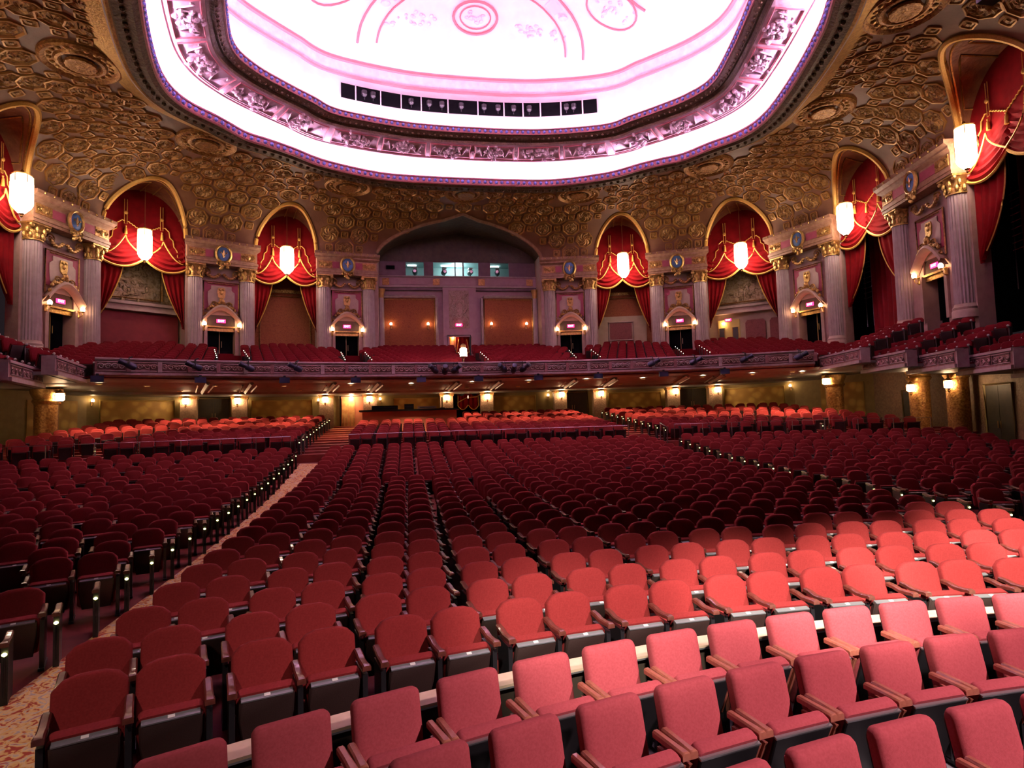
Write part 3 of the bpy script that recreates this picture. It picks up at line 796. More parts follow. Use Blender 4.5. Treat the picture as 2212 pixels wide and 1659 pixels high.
# ------------------------------------------------------------------ bays: back walls, curtains, lanterns
def zbot(u):
    a = abs(u); return 12.32 + .62 * ((a - .55) / (.55 if a < .55 else .62)) ** 2
def make_curtain(fr, w, label, group, wide=False):
    t = thing('swag_curtain', label, 'curtain', (*fr[0], 0), fr[1], group); hw = w / 2 + .06
    def val(uu, v):
        u = 2 * uu - 1; zt = min(arch_z(u, 'b') + .08, 17.2) if abs(u) < .999 else 14.7
        zt = max(zt, 13.4); zb = zbot(u); z = zb + (zt - zb) * v
        fade = max(0, 1 - (z - zb) / 2.6)
        sw = z - zbot(u) * 1.0
        return (hw * u, .42 - .16 * fade * math.sin(min(1, (abs(abs(u) - .55) < .55) * 1) * PI / 2) + .085 * fade * math.sin(sw * 19 + 1.5 * abs(u)), z)
    mb = MB(); mb.sheet(val, 57, 44); va = part(mb, 'valance', 'velvet', t)
    mb = MB(); mb.tube([(hw * (k / 28 - 1), .24, zbot(k / 28 - 1) - .02) for k in range(57)], .065, 5); part(mb, 'fringe', 'gold_trim', va)
    ub = MB()
    def up(u0, z0, u1, z1, sag, n=14):
        return [(hw * (u0 + (u1 - u0) * i / n), .20, z0 + (z1 - z0) * (i / n) ** (1.9 if z1 > z0 else .55) - sag * math.sin(PI * i / n)) for i in range(n + 1)]
    for s in (-1, 1):
        ub.tube(up(-.93 * s, 12.95, -.44 * s, 14.15, .0), .038, 5); ub.tube(up(-.44 * s, 14.15, .02 * s, 13.02, .0), .038, 5)
    part(ub, 'upper_fringe', 'gold_trim', va)
    br = MB()
    for s in (-1, 1):
        st = [(-.97, 12.98), (-.82, 13.25), (-.80, 13.75), (-.72, 13.98), (-.70, 14.35), (-.62, 14.5), (-.60, 14.85), (-.50, 15.05), (-.44, 15.0)]
        br.tube([(s * hw * u, .34, z) for u, z in st], .032, 5)
        br.tube([(s * hw * (-.38 + .38 * i / 12), .34, 15.0 - .5 * i / 12 + .05 * (i % 2)) for i in range(13)], .032, 5)
    part(br, 'braid', 'gold_trim', va)
    for s in (-1, 1):
        mb = MB(); u = .42 * s * hw
        mb.tube([(u - .07, .34, 16.3), (u - .07, .34, 14.85), (u + .07, .34, 14.85), (u + .07, .34, 16.3)], .022, 4); st = part(mb, 'strap', 'gold_trim', va)
        mb = MB(); mb.lathe([(.11, 0), (.09, .05), (.03, .08)], 10); mb.v = [(u + x, .32 - z, 15.5 + y) for x, y, z in mb.v]; part(mb, 'rosette', 'gold_trim', va)
    for u, z in ((-.42 * hw, 14.75), (.42 * hw, 14.75), (0, 14.48)):
        mb = MB(); mb.lathe([(.01, 0), (.05, -.04), (.03, -.1), (.06, -.16), (.085, -.5), (.01, -.52)], 8, (u, .30, z)); part(mb, 'tassel', 'gold_trim', va)
    for s in (-1, 1):
        def drape(uu, v):
            f = 1 - v; zt, zb = 13.0, 8.95
            z = zt + (zb + .5 * (1 - uu) - zt) * f
            xin = hw * ((.42 + .52 * max(0, f) ** 1.7) if not wide else (.22 + .62 * max(0, f) ** 2.3)); x = xin + (hw - xin) * uu
            return (s * x, .5 + .075 * (.4 + f) * math.sin(uu * 24) + .06 * f, z)
        mb = MB(); mb.sheet(drape, 60, 22); dr = part(mb, 'drape', 'velvet', t)
        mb = MB(); mb.tube([(p[0], p[1] - .02, p[2]) for p in (drape(0, k / 16) for k in range(17))], .035, 4); part(mb, 'drape_trim', 'gold_trim', dr)
    return t
BAYN = ['bay nearest the booth arch', 'second bay from the booth arch', 'third bay from the booth arch', 'fourth bay from the booth arch']
LPOS = [(11.6, 40.45), (18.8, 37.0), (21.0, 29.75), (19.6, 20.9)]
def frame_tube(x0, x1, z0, z1, y, r): 
    mb = MB(); mb.tube([(x0, y, z0), (x0, y, z1), (x1, y, z1), (x1, y, z0)], r, 4, True); return mb
nwall = 0
for k, (a, b) in enumerate(BAYS):
    for sg in (1, -1):
        fr = frame(a, b, sg); w_ = fr[2]
        make_curtain(fr, w_, 'red swag curtain with gold fringe in the ' + BAYN[k] + SIDE[sg], 'red swag curtains in the arches', k > 1)
        lantern((sg * LPOS[k][0], LPOS[k][1], 12.72 if k != 1 else 12.58), 17.04, 'tall six-sided glowing lantern hanging in the ' + BAYN[k] + SIDE[sg], 'lanterns hanging in the arches')
        nwall += 1
        wl = link('wall_bay_%d' % nwall, None, None, (*fr[0], 0), fr[1]); wl['kind'] = 'structure'
        hw = w_ / 2
        mb = MB(); mb.box(0 if k < 2 else -sg * 1.5, 2.25 if k < 2 else 3.4, 12.0, w_ + (1.4 if k < 2 else 5), .1, 11.5); part(mb, 'back_wall', ('damask_red', 'cream_wall', 'dark_void', 'dark_void')[k], wl, False)
        if k == 0:
            mb = frame_tube(-hw + .25, hw - .25, 6.6, 11.9, 2.18, .09); part(mb, 'wall_frame', 'gilt', wl)
            mb = MB(); mb.box(0, 2.18, 12.25, w_, .12, .22); part(mb, 'wall_cornice', 'gilt', wl, False)
            if sg > 0:
                mb = MB(); mb.box(0, 2.15, 9.2, w_, .06, 2.6); lp = part(mb, 'dado', 'cream_wall', wl, False)
                mb = MB(); mb.box(-.05, 2.10, 9.35, 1.65, .05, 1.25); part(mb, 'dado_panel', 'damask_rose', lp, False)
                part(frame_tube(-.98, .88, 8.66, 10.04, 2.08, .06), 'dado_frame', 'pier_cream', lp)
        elif k == 1:
            mb = MB(); mb.sheet(lambda u, v: (-hw + w_ * u, 2.14 - .12 * math.sin(PI * u), 10.75 + 2.5 * v), 12, 6); rp = part(mb, 'relief_panel', 'relief_gilt', wl)
            mb = MB()
            for n_ in range(34): mb.ball((random.gauss(-.2, .5), 2.0, 11.55 + random.gauss(0, .35)), random.uniform(.06, .17), .08, random.uniform(.06, .2), 6, 4)
            o = part(mb, 'relief_figures', 'relief_gilt', rp)
            part(frame_tube(-hw + .15, hw - .75, 10.85, 13.2, 2.0, .05), 'relief_frame', 'gilt', rp)
            part(frame_tube(hw - .65, hw - .05, 10.85, 13.2, 2.0, .05), 'relief_frame', 'gilt', rp)
            mb = MB(); mb.box(0, 2.0, 10.55, w_ + .6, .35, .18); mb.box(0, 2.08, 10.3, w_ + .6, .2, .3); mb.box(0, 1.9, 10.1, w_ + .6, .4, .1); part(mb, 'wall_cornice', 'pier_cream', wl, False)
            if sg < 0:
                mb = MB(); mb.box(0, 2.12, 8.4, w_ + .6, .1, 3.2); part(mb, 'lower_wall', 'red_wall', wl, False)
            else:
                for x, ww in ((.55, 1.35), (1.85, .7)):
                    mb = MB(); mb.prism([(x - ww / 2, 7), (x + ww / 2, 7), (x + ww / 2, 9.3), (x + ww / 2 - .14, 9.5), (x - ww / 2 + .14, 9.5), (x - ww / 2, 9.3)], 2.08, 2.16); part(mb, 'lower_panel', 'damask_rose', wl, False)
                mb = MB(); mb.box(-1.25, 2.1, 8.35, 1.5, .1, 2.6); lo = part(mb, 'lobby_opening', 'yellow_lit_wall_and_frame', wl, False)  # flat face; the corridor's yellow light is put into its colour
                for x in (-1.75, -.8):
                    mb = MB(); mb.box(x, 2.03, 8.5, .36, .06, 1.1); part(mb, 'lobby_window', 'dark_door', lo, False)
                    part(frame_tube(x - .2, x + .2, 7.9, 9.06, 2.0, .03), 'window_frame', 'gold', lo)
                mb = MB(); mb.lathe([(.10, 0), (.12, .05), (.02, .12)], 10, (-1.6, 1.92, 9.35)); part(mb, 'ceiling_lamp', 'pillar_glass', lo)
                exit_sign(place(fr, -1.25, 1.85, 9.6), fr[1], 'lit red exit sign inside the yellow-lit lobby opening behind a swag curtain', None, .8)
        else:
            def hang(uu, v): return (-sg * (.1 + 2.6 * uu), 2.3 + .14 * math.sin(uu * 40), 6.6 + 8.2 * v)
            mb = MB(); mb.sheet(hang, 60, 6); part(mb, 'hanging_drape', 'velvet_dark', wl)
            mb = MB()
            for n_ in range(9): mb.tube([(-sg * 2.6, 2.7, 9.8 + .32 * n_), (-sg * 3.9, 2.7, 9.8 + .32 * n_)], .025, 4)
            for x in (2.7, 3.2, 3.8): mb.tube([(-sg * x, 2.72, 8.0), (-sg * x, 2.72, 14.5)], .03, 4)
            part(mb, 'pipe_ladder', 'silver', wl)

# ------------------------------------------------------------------ projection booth arch
YB = 44.45
wc = link('wall_booth', None); wc['kind'] = 'structure'; wc['label'] = 'mauve wall under the projection booth arch'
def wbox(name, m, x, z, sx, sz, y=YB, sy=.12, parent=wc, label=None):
    mb = MB(); mb.box(x, y, z, sx, sy, sz); return part(mb, name, m, parent, False, label)
for s in (-1, 1):
    mb = MB(); mb.box(s * 6.05, YB - .9, 10.8, .3, 2.0, 8.6); part(mb, 'side_return', 'pier_stone', wc, False)
    mb = MB(); mb.lathe([(.22, 7.0), (.2, 12.0)], 20, (s * 5.75, YB - .5, 0), flute=.06); cl = part(mb, 'corner_pilaster', 'column_stone', wc)
    mb = MB(); mb.lathe([(.2, 12.0), (.22, 12.3), (.32, 12.6), (.33, 12.65)], 12, (s * 5.75, YB - .5, 0)); part(mb, 'pilaster_capital', 'gold', cl)
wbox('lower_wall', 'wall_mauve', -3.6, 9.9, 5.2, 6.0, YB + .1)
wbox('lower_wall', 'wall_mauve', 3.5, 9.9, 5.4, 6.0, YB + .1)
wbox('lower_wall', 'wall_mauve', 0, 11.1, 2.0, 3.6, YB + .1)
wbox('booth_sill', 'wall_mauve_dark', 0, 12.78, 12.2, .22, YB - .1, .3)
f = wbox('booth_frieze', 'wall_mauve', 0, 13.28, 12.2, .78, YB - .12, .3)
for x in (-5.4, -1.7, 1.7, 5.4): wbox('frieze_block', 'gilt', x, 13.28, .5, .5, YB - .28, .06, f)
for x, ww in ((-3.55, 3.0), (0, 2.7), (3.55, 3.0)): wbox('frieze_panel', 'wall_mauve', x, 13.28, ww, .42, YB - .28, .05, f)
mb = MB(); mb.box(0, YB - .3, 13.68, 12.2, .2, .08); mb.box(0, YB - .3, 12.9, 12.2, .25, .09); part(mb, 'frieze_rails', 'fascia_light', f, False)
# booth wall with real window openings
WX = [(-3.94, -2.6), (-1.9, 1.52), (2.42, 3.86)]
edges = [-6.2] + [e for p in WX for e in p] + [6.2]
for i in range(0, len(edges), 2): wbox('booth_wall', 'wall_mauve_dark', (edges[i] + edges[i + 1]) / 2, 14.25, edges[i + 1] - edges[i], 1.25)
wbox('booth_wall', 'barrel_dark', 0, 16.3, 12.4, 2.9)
mb = MB(); mb.box(-5.05, YB - .08, 14.4, .62, .06, .28); part(mb, 'vent', 'dark_void', wc, False)
mb = MB(); mb.box(.35, YB, 14.25, .1, .14, 1.15); mb.box(-.25, YB, 14.25, .08, .14, 1.15); part(mb, 'window_mullion', 'wall_mauve_dark', wc, False)
br = link('booth_room', None, wc)
mb = MB(); mb.box(0, YB + 2.2, 14.25, 9.2, .1, 1.6); part(mb, 'room_back', 'booth_teal', br, False)
mb = MB(); mb.box(0, YB + 1.1, 15.0, 9.2, 2.2, .06); mb.box(0, YB + 1.1, 13.5, 9.2, 2.2, .06); part(mb, 'room_shell', 'booth_teal', br, False)
mb = MB()
for a, b in WX: mb.box((a + b) / 2 - .2, YB + 1.3, 14.90, (b - a) * .5, .06, .03)
part(mb, 'room_tube', 'booth_tube', br, False)
for x in (-3.25, -1.05, .95, 3.05):
    t = thing('followspot', 'black followspot lamp standing behind a projection booth window', 'followspot', (x, YB + .6, 13.53), random.uniform(-.2, .2), 'followspots in the booth')
    mb = MB(); mb.lathe([(.16, -.3), (.2, -.2), (.2, .25), (.12, .35)], 12); mb.v = [(px, pz, .72 + py) for px, py, pz in mb.v]; part(mb, 'lamp_body', 'black_kit', t)
    mb = MB(); mb.lathe([(.13, 0), (.12, .03)], 12); mb.v = [(px, -.31 - pz, .72 + py) for px, py, pz in mb.v]; part(mb, 'lens', 'silver', t)
    mb = MB(); mb.tube([(0, 0, 0), (0, 0, .6)], .05, 6); mb.box(0, 0, .03, .4, .4, .06); part(mb, 'stand', 'black_kit', t)
    mb = MB(); mb.box(.02, .05, 1.02, .3, .4, .1); part(mb, 'lamp_vent', 'paper_white', t, False)
t = thing('stool', 'small red stool in the middle of the booth window', 'stool', (.1, YB + .9, 13.53))
mb = MB(); mb.box(0, 0, .3, .34, .3, .06); part(mb, 'seat', 'floor_red', t, False)
for x in (-.14, .14):
    for y in (-.12, .12): mb = MB(); mb.tube([(x, y, 0), (x, y, .28)], .025, 5); part(mb, 'leg', 'paper_white', t)
# framed damask panels and the centre pylon
for s in (-1, 1):
    cxp = s * 3.72
    p = wbox('damask_panel', 'damask_red', cxp, 9.5, 3.85, 5.2, YB - .02, .1)
    mb = MB(); x0, x1 = cxp - 2.02, cxp + 2.02
    mb.tube([(x0, YB - .12, 6.8), (x0, YB - .12, 12.1), (x0 + .15, YB - .12, 12.22), (x1 - .15, YB - .12, 12.22), (x1, YB - .12, 12.1), (x1, YB - .12, 6.8)], .11, 5); part(mb, 'panel_frame', 'fascia_light', p)
    mb = MB(); x0, x1 = cxp - 1.86, cxp + 1.86
    mb.tube([(x0, YB - .1, 6.8), (x0, YB - .1, 12.0), (x1, YB - .1, 12.0), (x1, YB - .1, 6.8)], .05, 5); part(mb, 'panel_frame_inner', 'gilt', p)
    for dx in (-1.35, 1.35): sconce((cxp + dx, YB - .12, 9.95), 0, 'brass globe sconce on the orange damask panels under the booth', 'sconces on the damask panels', .95)
pyl = link('wall_pylon', None); pyl['kind'] = 'structure'; pyl['label'] = 'carved mauve pylon over the centre balcony doorway'
wbox('pylon_shaft', 'wall_mauve', 0, 11.0, 2.5, 3.7, YB - .22, .3, pyl)
for s in (-1, 1): wbox('pylon_leg', 'wall_mauve', s * 1.05, 8.0, .42, 2.4, YB - .22, .3, pyl)
pr_ = wbox('relief_panel', 'relief_rose', -.06, 11.2, 1.5, 2.85, YB - .39, .06, pyl)
mb = MB()
for s in (-1, 1):
    mb.tube([(-.06 + s * (.55 + .1 * math.sin(k * .9)), YB - .44, 9.95 + k * .16) for k in range(16)], .045, 4)
    for k in range(4): scroll(mb, -.06 + s * .38, YB - .44, 10.1 + k * .65, .16, 1.5, s, .035)
for k in range(24): a = 2 * PI * k / 24; mb.ball((-.06 + .32 * math.cos(a), YB - .44, 11.2 + .62 * math.sin(a)), .07, .05, .07, 6, 4)
part(mb, 'relief_scrolls', 'pier_cream', pr_)
exit_sign((-.1, YB - .50, 10.0), 0, 'lit red exit sign on the carved relief panel of the centre pylon', None, .9)
dr = wbox('balcony_doorway', 'orange_wall', -.1, 8.1, 1.62, 2.3, YB + .3, .05, pyl)
mb = frame_tube(-.95, .75, 6.9, 9.25, YB - .36, .05); part(mb, 'doorway_frame', 'dark_door', pyl)
mb = MB(); mb.sheet(lambda u, v: (-.3 + 1.0 * u, YB + .15 + .04 * math.sin(u * 20), 7.6 + 1.6 * v - .3 * math.sin(PI * u) * (1 - v)), 24, 6); part(mb, 'doorway_curtain', 'velvet', dr)
mb = MB(); mb.tube([(-.3 + 1.0 * u / 8, YB + .08, 8.1 - .3 * math.sin(PI * u / 8)) for u in range(9)], .03, 4); mb.tube([(-.1, YB + .08, 9.0), (-.28, YB + .08, 8.0)], .025, 4); mb.tube([(.5, YB + .08, 9.0), (.68, YB + .08, 8.0)], .025, 4); part(mb, 'doorway_fringe', 'gold_trim', dr)
mb = MB(); mb.box(-.7, YB + .2, 8.1, .12, .06, 2.2); mb.box(-.45, YB + .2, 8.1, .06, .06, 2.2); part(mb, 'doorway_trim', 'gold_trim', dr, False)
lg = D.lights.new('doorway_lamp', 'POINT'); lg.energy = 14; lg.color = (1, .62, .32); lg.shadow_soft_size = .1
lo_ = link('doorway_lamp', lg, None, (-.5, YB + .12, 9.15))

lg = D.lights.new('booth_fill_light', 'POINT'); lg.energy = 60; lg.color = (.8, 1, 1); lg.shadow_soft_size = .3  # added fill light that brightens the booth walls beyond what its tubes give
link('booth_fill_light', lg, None, (0, YB + 1.2, 14.7))
# ------------------------------------------------------------------ levels of the stalls and the balcony
SX, SY = 0.6, -12.0        # centre of the seating arcs
def zf(r):
    """floor height of the stalls at arc radius r"""
    y = r + SY
    T = [(-4, 0), (8.0, 0.0), (11, .05), (14, .12), (17.85, .26), (20, .38), (22.5, .57), (25.2, .86), (28.1, 1.22)]
    for (a, p), (b, q) in zip(T, T[1:]):
        if y <= b: return p + (q - p) * (y - a) / (b - a)
    return T[-1][1]
NP_ROWS, RP0, PITCH_P = 11, 40.75, 0.965   # parterre rows
def zp(k): return 1.56 + .102 * k
def arc_pt(r, th, z, cx=SX, cy=SY): return (cx + r * math.sin(th), cy + r * math.cos(th), z)
def wall_x(y):
    """half width of the room at depth y"""
    for (x0, y0), (x1, y1) in zip(WALL[::-1], WALL[-2::-1]):
        if y0 <= y <= y1: return x0 + (x1 - x0) * (y - y0) / (y1 - y0 + 1e-9)
    return 0 if y > 42.4 else 9.0
THM = 0.86
mb = MB()
Rs = [17.6 + .45 * k for k in range(51)]
mb.rings([[arc_pt(r, -THM + 2 * THM * i / 60, zf(r)) for i in range(61)] for r in Rs], closed=False)
floor = struct(mb, 'floor', 'floor_red', label='red painted raked floor of the stalls')
mb = MB(); mb.rings([[arc_pt(r, -1.2 + 2.4 * i / 60, -.004, 1.05, -9.6) for i in range(61)] for r in (2, 6, 10, 13, 15.9)], closed=False); part(mb, 'pit_floor', 'pit_floor', floor, False, label='grey boarded pit floor under the loose chairs')
# wooden ledge on top of the pit wall
TL = .52
def ledge(prof): 
    mb = MB(); mb.rings([[arc_pt(r, -.46 + .84 * i / 60, z, 1.05, -9.6) for i in range(61)] for r, z in prof], closed=False); return mb
lt = thing('pit_ledge', 'pale wooden ledge on the curved dark pit wall between loose and fixed seats', 'ledge')
part(ledge(((15.30, .52), (15.30, .55), (15.53, .55), (15.53, .52))), 'ledge_top', 'ledge_wood', lt, False)
part(ledge(((15.33, 0), (15.33, .52), (15.5, .52), (15.5, 0))), 'pit_wall', 'ledge_dark', lt, False)
part(ledge(((15.295, .512), (15.285, .52), (15.295, .53))), 'ledge_trim', 'silver', lt, False)

# parterre tiers
mb = MB(); rr = []
rr.append((40.15, 1.1)); rr.append((40.15, zp(0)))
for k in range(NP_ROWS):
    r1 = RP0 + PITCH_P * (k + 1) - .55
    rr.append((r1, zp(k))); 
    if k < NP_ROWS - 1: rr.append((r1 + .001, zp(k + 1)))
rr.append((58.0, zp(NP_ROWS - 1)))
mb.rings([[arc_pt(r, -.72 + 1.44 * i / 60, z) for i in range(61)] for r, z in rr], closed=False)
pt = struct(mb, 'floor_parterre', 'floor_red', smooth=False, label='stepped rear stalls floor under the balcony')
# aisle carpet and steps
def aisle_x(y, sg): return -7.36 - .026 * (y - 6.9) if sg < 0 else 7.55 + .022 * (y - 6.9)
for sg, lab in ((-1, 'gold and red scroll-patterned carpet runner towards the timber doors'), (1, 'gold and red scroll-patterned carpet runner towards the dark doors')):
    mb = MB(); hw = .60
    ys = [1.2 + .45 * k for k in range(58)]
    def fz(x, y): return zf(math.hypot(x - SX, y - SY)) + .012
    L_ = []
    for y in ys:
        xc = aisle_x(y, sg); L_.append([(xc - hw, y, fz(xc - hw, y)), (xc, y, fz(xc, y)), (xc + hw, y, fz(xc + hw, y))])
    mb.rings(L_, closed=False)
    tag(link('carpet_runner', mb.mesh('carpet_runner', 'carpet', False)), lab, 'carpet')
    st = thing('aisle_stairs', 'red carpeted steps with pale nosings below the ' + ('timber doors' if sg < 0 else 'dark doors opposite the mixing desk'), 'stairs', (0, 0, 0))
    z0 = 1.2; y0 = 27.35
    for k in range(13):
        yy = y0 + k * .92; z = z0 + .118 * (k + 1); xc = sg * (7.62 if sg < 0 else 7.7)
        mb = MB(); mb.box(xc, yy + .47, z / 2 + .2, 1.75, .96, z - .4 + .002 * k); s_ = part(mb, 'step', 'step_red', st, False)
        mb = MB(); mb.box(xc, yy, z - .012, 1.75, .05, .03); part(mb, 'nosing', 'step_nose', s_, False)

# ------------------------------------------------------------------ balcony
BX, BY, BR = 0.0, -5.4, 36.9
THB = math.asin(16.8 / BR)
def bal(r, th, z): return (BX + r * math.sin(th), BY + r * math.cos(th), z)
NB = 12
def zb(k): return 5.14 + .205 * k
mb = MB(); rr = [(BR + .1, 5.1), (BR + .1, zb(0))]
for k in range(NB):
    r1 = 37.75 + .92 * (k + 1) - .45
    rr += [(r1, zb(k)), (r1 + .001, zb(k + 1))]
rr.append((56, zb(NB)))
mb.rings([[bal(r, -.62 + 1.24 * i / 72, z) for i in range(73)] for r, z in rr], closed=False)
struct(mb, 'floor_balcony', 'balcony_red', smooth=False, label='stepped red balcony floor')
# front: rail, relief panels, lower moulding
bf = thing('balcony_parapet', 'curved balcony parapet with carved relief panels and a rose rail', 'balcony parapet')
n = 80
ths = [-THB + 2 * THB * i / n for i in range(n + 1)]
def bloft(prof, name, m, parent=bf, smooth=False):
    mb = MB(); mb.rings([[bal(BR + o, t, z) for t in ths] for o, z in prof], closed=False); return part(mb, name, m, parent, smooth)
bloft([(.25, 5.88), (.25, 5.96), (-.06, 5.97), (-.08, 5.92), (-.05, 5.86), (.0, 5.84)], 'rail', 'fascia_light')
bloft([(.0, 5.84), (.0, 5.36), (-.02, 5.34)], 'parapet_wall', 'fascia')
bloft([(.25, 5.88), (.25, 5.1)], 'parapet_inner', 'balcony_red')
bloft([(-.02, 5.34), (-.10, 5.32), (-.10, 5.24), (-.03, 5.2), (.12, 5.14), (.4, 5.06)], 'lower_moulding', 'fascia_light')
NPN = 30
for k in range(NPN):
    t0 = -THB + 2 * THB * (k + .5) / NPN; hw = THB / NPN * BR * .86
    c, s = math.cos(t0), math.sin(t0)
    e = link('relief_panel', None, bf, bal(BR - .02, t0, 5.6), -t0)
    mb = MB(); mb.tube([(-hw, -.02, -.19), (-hw, -.02, .19), (hw, -.02, .19), (hw, -.02, -.19)], .022, 4, True); part(mb, 'panel_frame', 'fascia_light', e)
    mb = MB()
    for q in range(4):
        x = -hw + hw * (2 * q + 1) / 4; scroll(mb, x, -.03, 0, .13, 1.5, 1 if q % 2 else -1, .026); mb.ball((x + .14, -.03, .06), .05, .03, .05, 6, 4)
    part(mb, 'panel_scrolls', 'relief_rose' if k % 3 else 'fascia_light', e)
    mb = MB(); mb.box(hw + .12, -.03, 0, .16, .05, .46); part(mb, 'pier_block', 'fascia_light' if k % 3 == 1 else 'fascia', e, False)
# side boxes stepping down towards the stage
SEG = [((17.3, 27.7), (16.3, 23.7), 5.60, 4.92), ((17.3, 24.8), (16.3, 21.2), 5.18, 4.52), ((17.3, 22.2), (16.2, 18.85), 4.95, 4.27), ((17.2, 19.75), (16.0, 16.6), 4.70, 4.02), ((17.0, 17.45), (15.7, 14.2), 4.42, 3.76)]
for i, (A, B, zt, zl) in enumerate(SEG):
    for sg in (1, -1):
        Aa, Bb = ((A, B) if sg > 0 else ((-B[0], B[1]), (-A[0], A[1])))
        m_ = ((Aa[0] + Bb[0]) / 2, (Aa[1] + Bb[1]) / 2); L = math.dist(Aa, Bb); rz = math.atan2(Bb[1] - Aa[1], Bb[0] - Aa[0])
        t = thing('balcony_box', 'carved side balcony box, ' + ('first', 'second', 'third', 'fourth', 'fifth')[i] + ' step down to the stage' + SIDE[sg], 'balcony box', (*m_, 0), rz, 'stepped side boxes')
        mb = MB(); mb.box(0, .08, (zt + zl) / 2 - .03, L, .16, zt - zl - .12); part(mb, 'parapet_wall', 'fascia', t, False)
        mb = MB(); mb.box(0, .1, zt - .03, L + .06, .3, .09); part(mb, 'rail', 'fascia_light', t, False)
        mb = MB(); mb.box(0, .04, zl + .06, L + .04, .26, .14); part(mb, 'lower_moulding', 'fascia_light', t, False)
        mb = MB(); mb.box(0, 2.6, zl + .05, L + .05, 4.6, .12); part(mb, 'box_floor', 'soffit', t, False)
        mb = MB(); mb.box(0, 2.6, zl + .14, L, 4.4, .06); part(mb, 'box_carpet', 'balcony_red', t, False)
        for s in (-1, 1):
            mb = MB(); mb.box(s * L / 2, .2, (zt + zl) / 2, .1, .4, zt - zl); part(mb, 'end_wall', 'fascia_light', t, False)
        for q in range(3):
            x = L * (q - 1) * .32
            mb = frame_tube(x - L * .145, x + L * .145, zl + .22, zt - .14, -.02, .02); pn = part(mb, 'relief_panel', 'fascia_light', t)
            mb = MB()
            for u in range(3): scroll(mb, x - L * .10 + u * L * .10, -.02, (zt + zl) / 2, .12, 1.5, 1 if u % 2 else -1, .028)
            part(mb, 'panel_scrolls', 'relief_rose', pn)
# soffit with radial beams
mb = MB(); rr = [(BR + .3, 5.08), (BR + .9, 5.02), (BR + 1.0, 5.07), (BR + 2.2, 5.04), (BR + 2.3, 4.98), (BR + 6.6, 4.86), (BR + 6.7, 4.74), (BR + 12, 4.72)]
mb.rings([[bal(r, -.62 + 1.24 * i / 60, z) for i in range(61)] for r, z in rr], closed=False)
sf = struct(mb, 'ceiling_under_balcony', 'soffit', label='bronze soffit under the balcony with radial beams')
for x1 in (-16.5, -14.0, -9.06, -6.36, -1.37, 1.37, 6.36, 9.06, 14.0, 16.5):
    th = math.atan2(x1, 39 - BY)
    mb = MB()
    for s in (-1, 1):
        a, b = Vector(bal(BR + 2.3, th + s * .009, 4.97)), Vector(bal(BR + 6.6, th + s * .007, 4.85))
        mb.tube([a, b], .05, 4)
    a, b = Vector(bal(BR + .9, th, 4.97)), Vector(bal(BR + 6.6, th, 4.83)); mb.tube([a, b], .10, 4)
    part(mb, 'soffit_beam', 'soffit_light', sf, False)
# downlights
DL = [(-17.5, 29.3), (-16.2, 31.0), (-13.4, 31.8), (-10.3, 32.8), (-6.9, 33.0), (-3.7, 33.6), (-.3, 33.4), (2.9, 33.1), (6.2, 32.8), (9.5, 32.5), (12.7, 31.5), (15.1, 30.4), (16.6, 29.0), (17.6, 29.6)]
for x, y in DL + [(x * .98, y + 3.2) for x, y in DL[1:-1]]:
    t = thing('downlight', 'small round downlight recessed in the bronze soffit under the balcony', 'downlight', (x, y, 4.97), 0, 'soffit downlights')
    back = y > 33.65
    if back: t.location.z = 4.88
    mb = MB(); mb.lathe([(.13, .03), (.14, -.02), (.10, -.03), (.09, .0)], 14, capped=False); part(mb, 'rim', 'brass', t)
    mb = MB(); mb.lathe([(.09, -.005), (.05, -.02)], 12); part(mb, 'lens', 'downlight_glass' if not back else 'lantern_upper', t)
    spot('downlight_beam', (x, y, t.location.z - .06), (x, y + .2, 0), K_DOWN * (1.0 if not back else .8), 105, .8, (1.0, .66, .38), .06)

# ------------------------------------------------------------------ under the balcony: back wall, pillars, doors
PIL = [(1.37, 39.9), (6.36, 39.2), (9.06, 38.9), (14.0, 37.9), (16.5, 36.8)]
LW = [(0, 41.3), (6.0, 40.9), (9.5, 40.5), (14.2, 39.4), (17.0, 38.0), (20.6, 34.6), (22.4, 30.0), (22.2, 25.0), (20.9, 19.5), (18.6, 13.0), (14.5, 6.0)]
wu = link('wall_under_balcony', None); wu['kind'] = 'structure'; wu['label'] = 'panelled wall of the rear stalls under the balcony'
def lw_frame(i, sg):
    A, B = Vector(LW[i]), Vector(LW[i + 1])
    if sg < 0: A, B = Vector((-B.x, B.y)), Vector((-A.x, A.y))
    m_ = (A + B) / 2; t = B - A
    return (m_.x, m_.y), math.atan2(t.y, t.x), t.length
dn = 0
def lower_door(fr, x, wd, sg_lab, m='dark_door', zt=4.62, zb_=2.5):
    global dn
    dn += 1
    d = link('door_%d' % dn, None, None, place(fr, x, 0, 0), fr[1]); d['kind'] = 'structure'; d['label'] = sg_lab
    for s in (-1, 1):
        mb = MB(); mb.box(s * wd / 4, -.06, (zb_ + zt) / 2, wd / 2 - .02, .06, zt - zb_); lf = part(mb, 'door_leaf', m, d, False)
        mb = MB(); mb.tube([(s * .08, -.13, zb_ + .95), (s * .08, -.13, zb_ + 1.25)], .02, 5); part(mb, 'door_handle', 'brass', lf)
    mb = frame_tube(-wd / 2 - .06, wd / 2 + .06, zb_ - .1, zt + .06, -.08, .07); part(mb, 'door_frame', 'olive_wall', d)
    return d
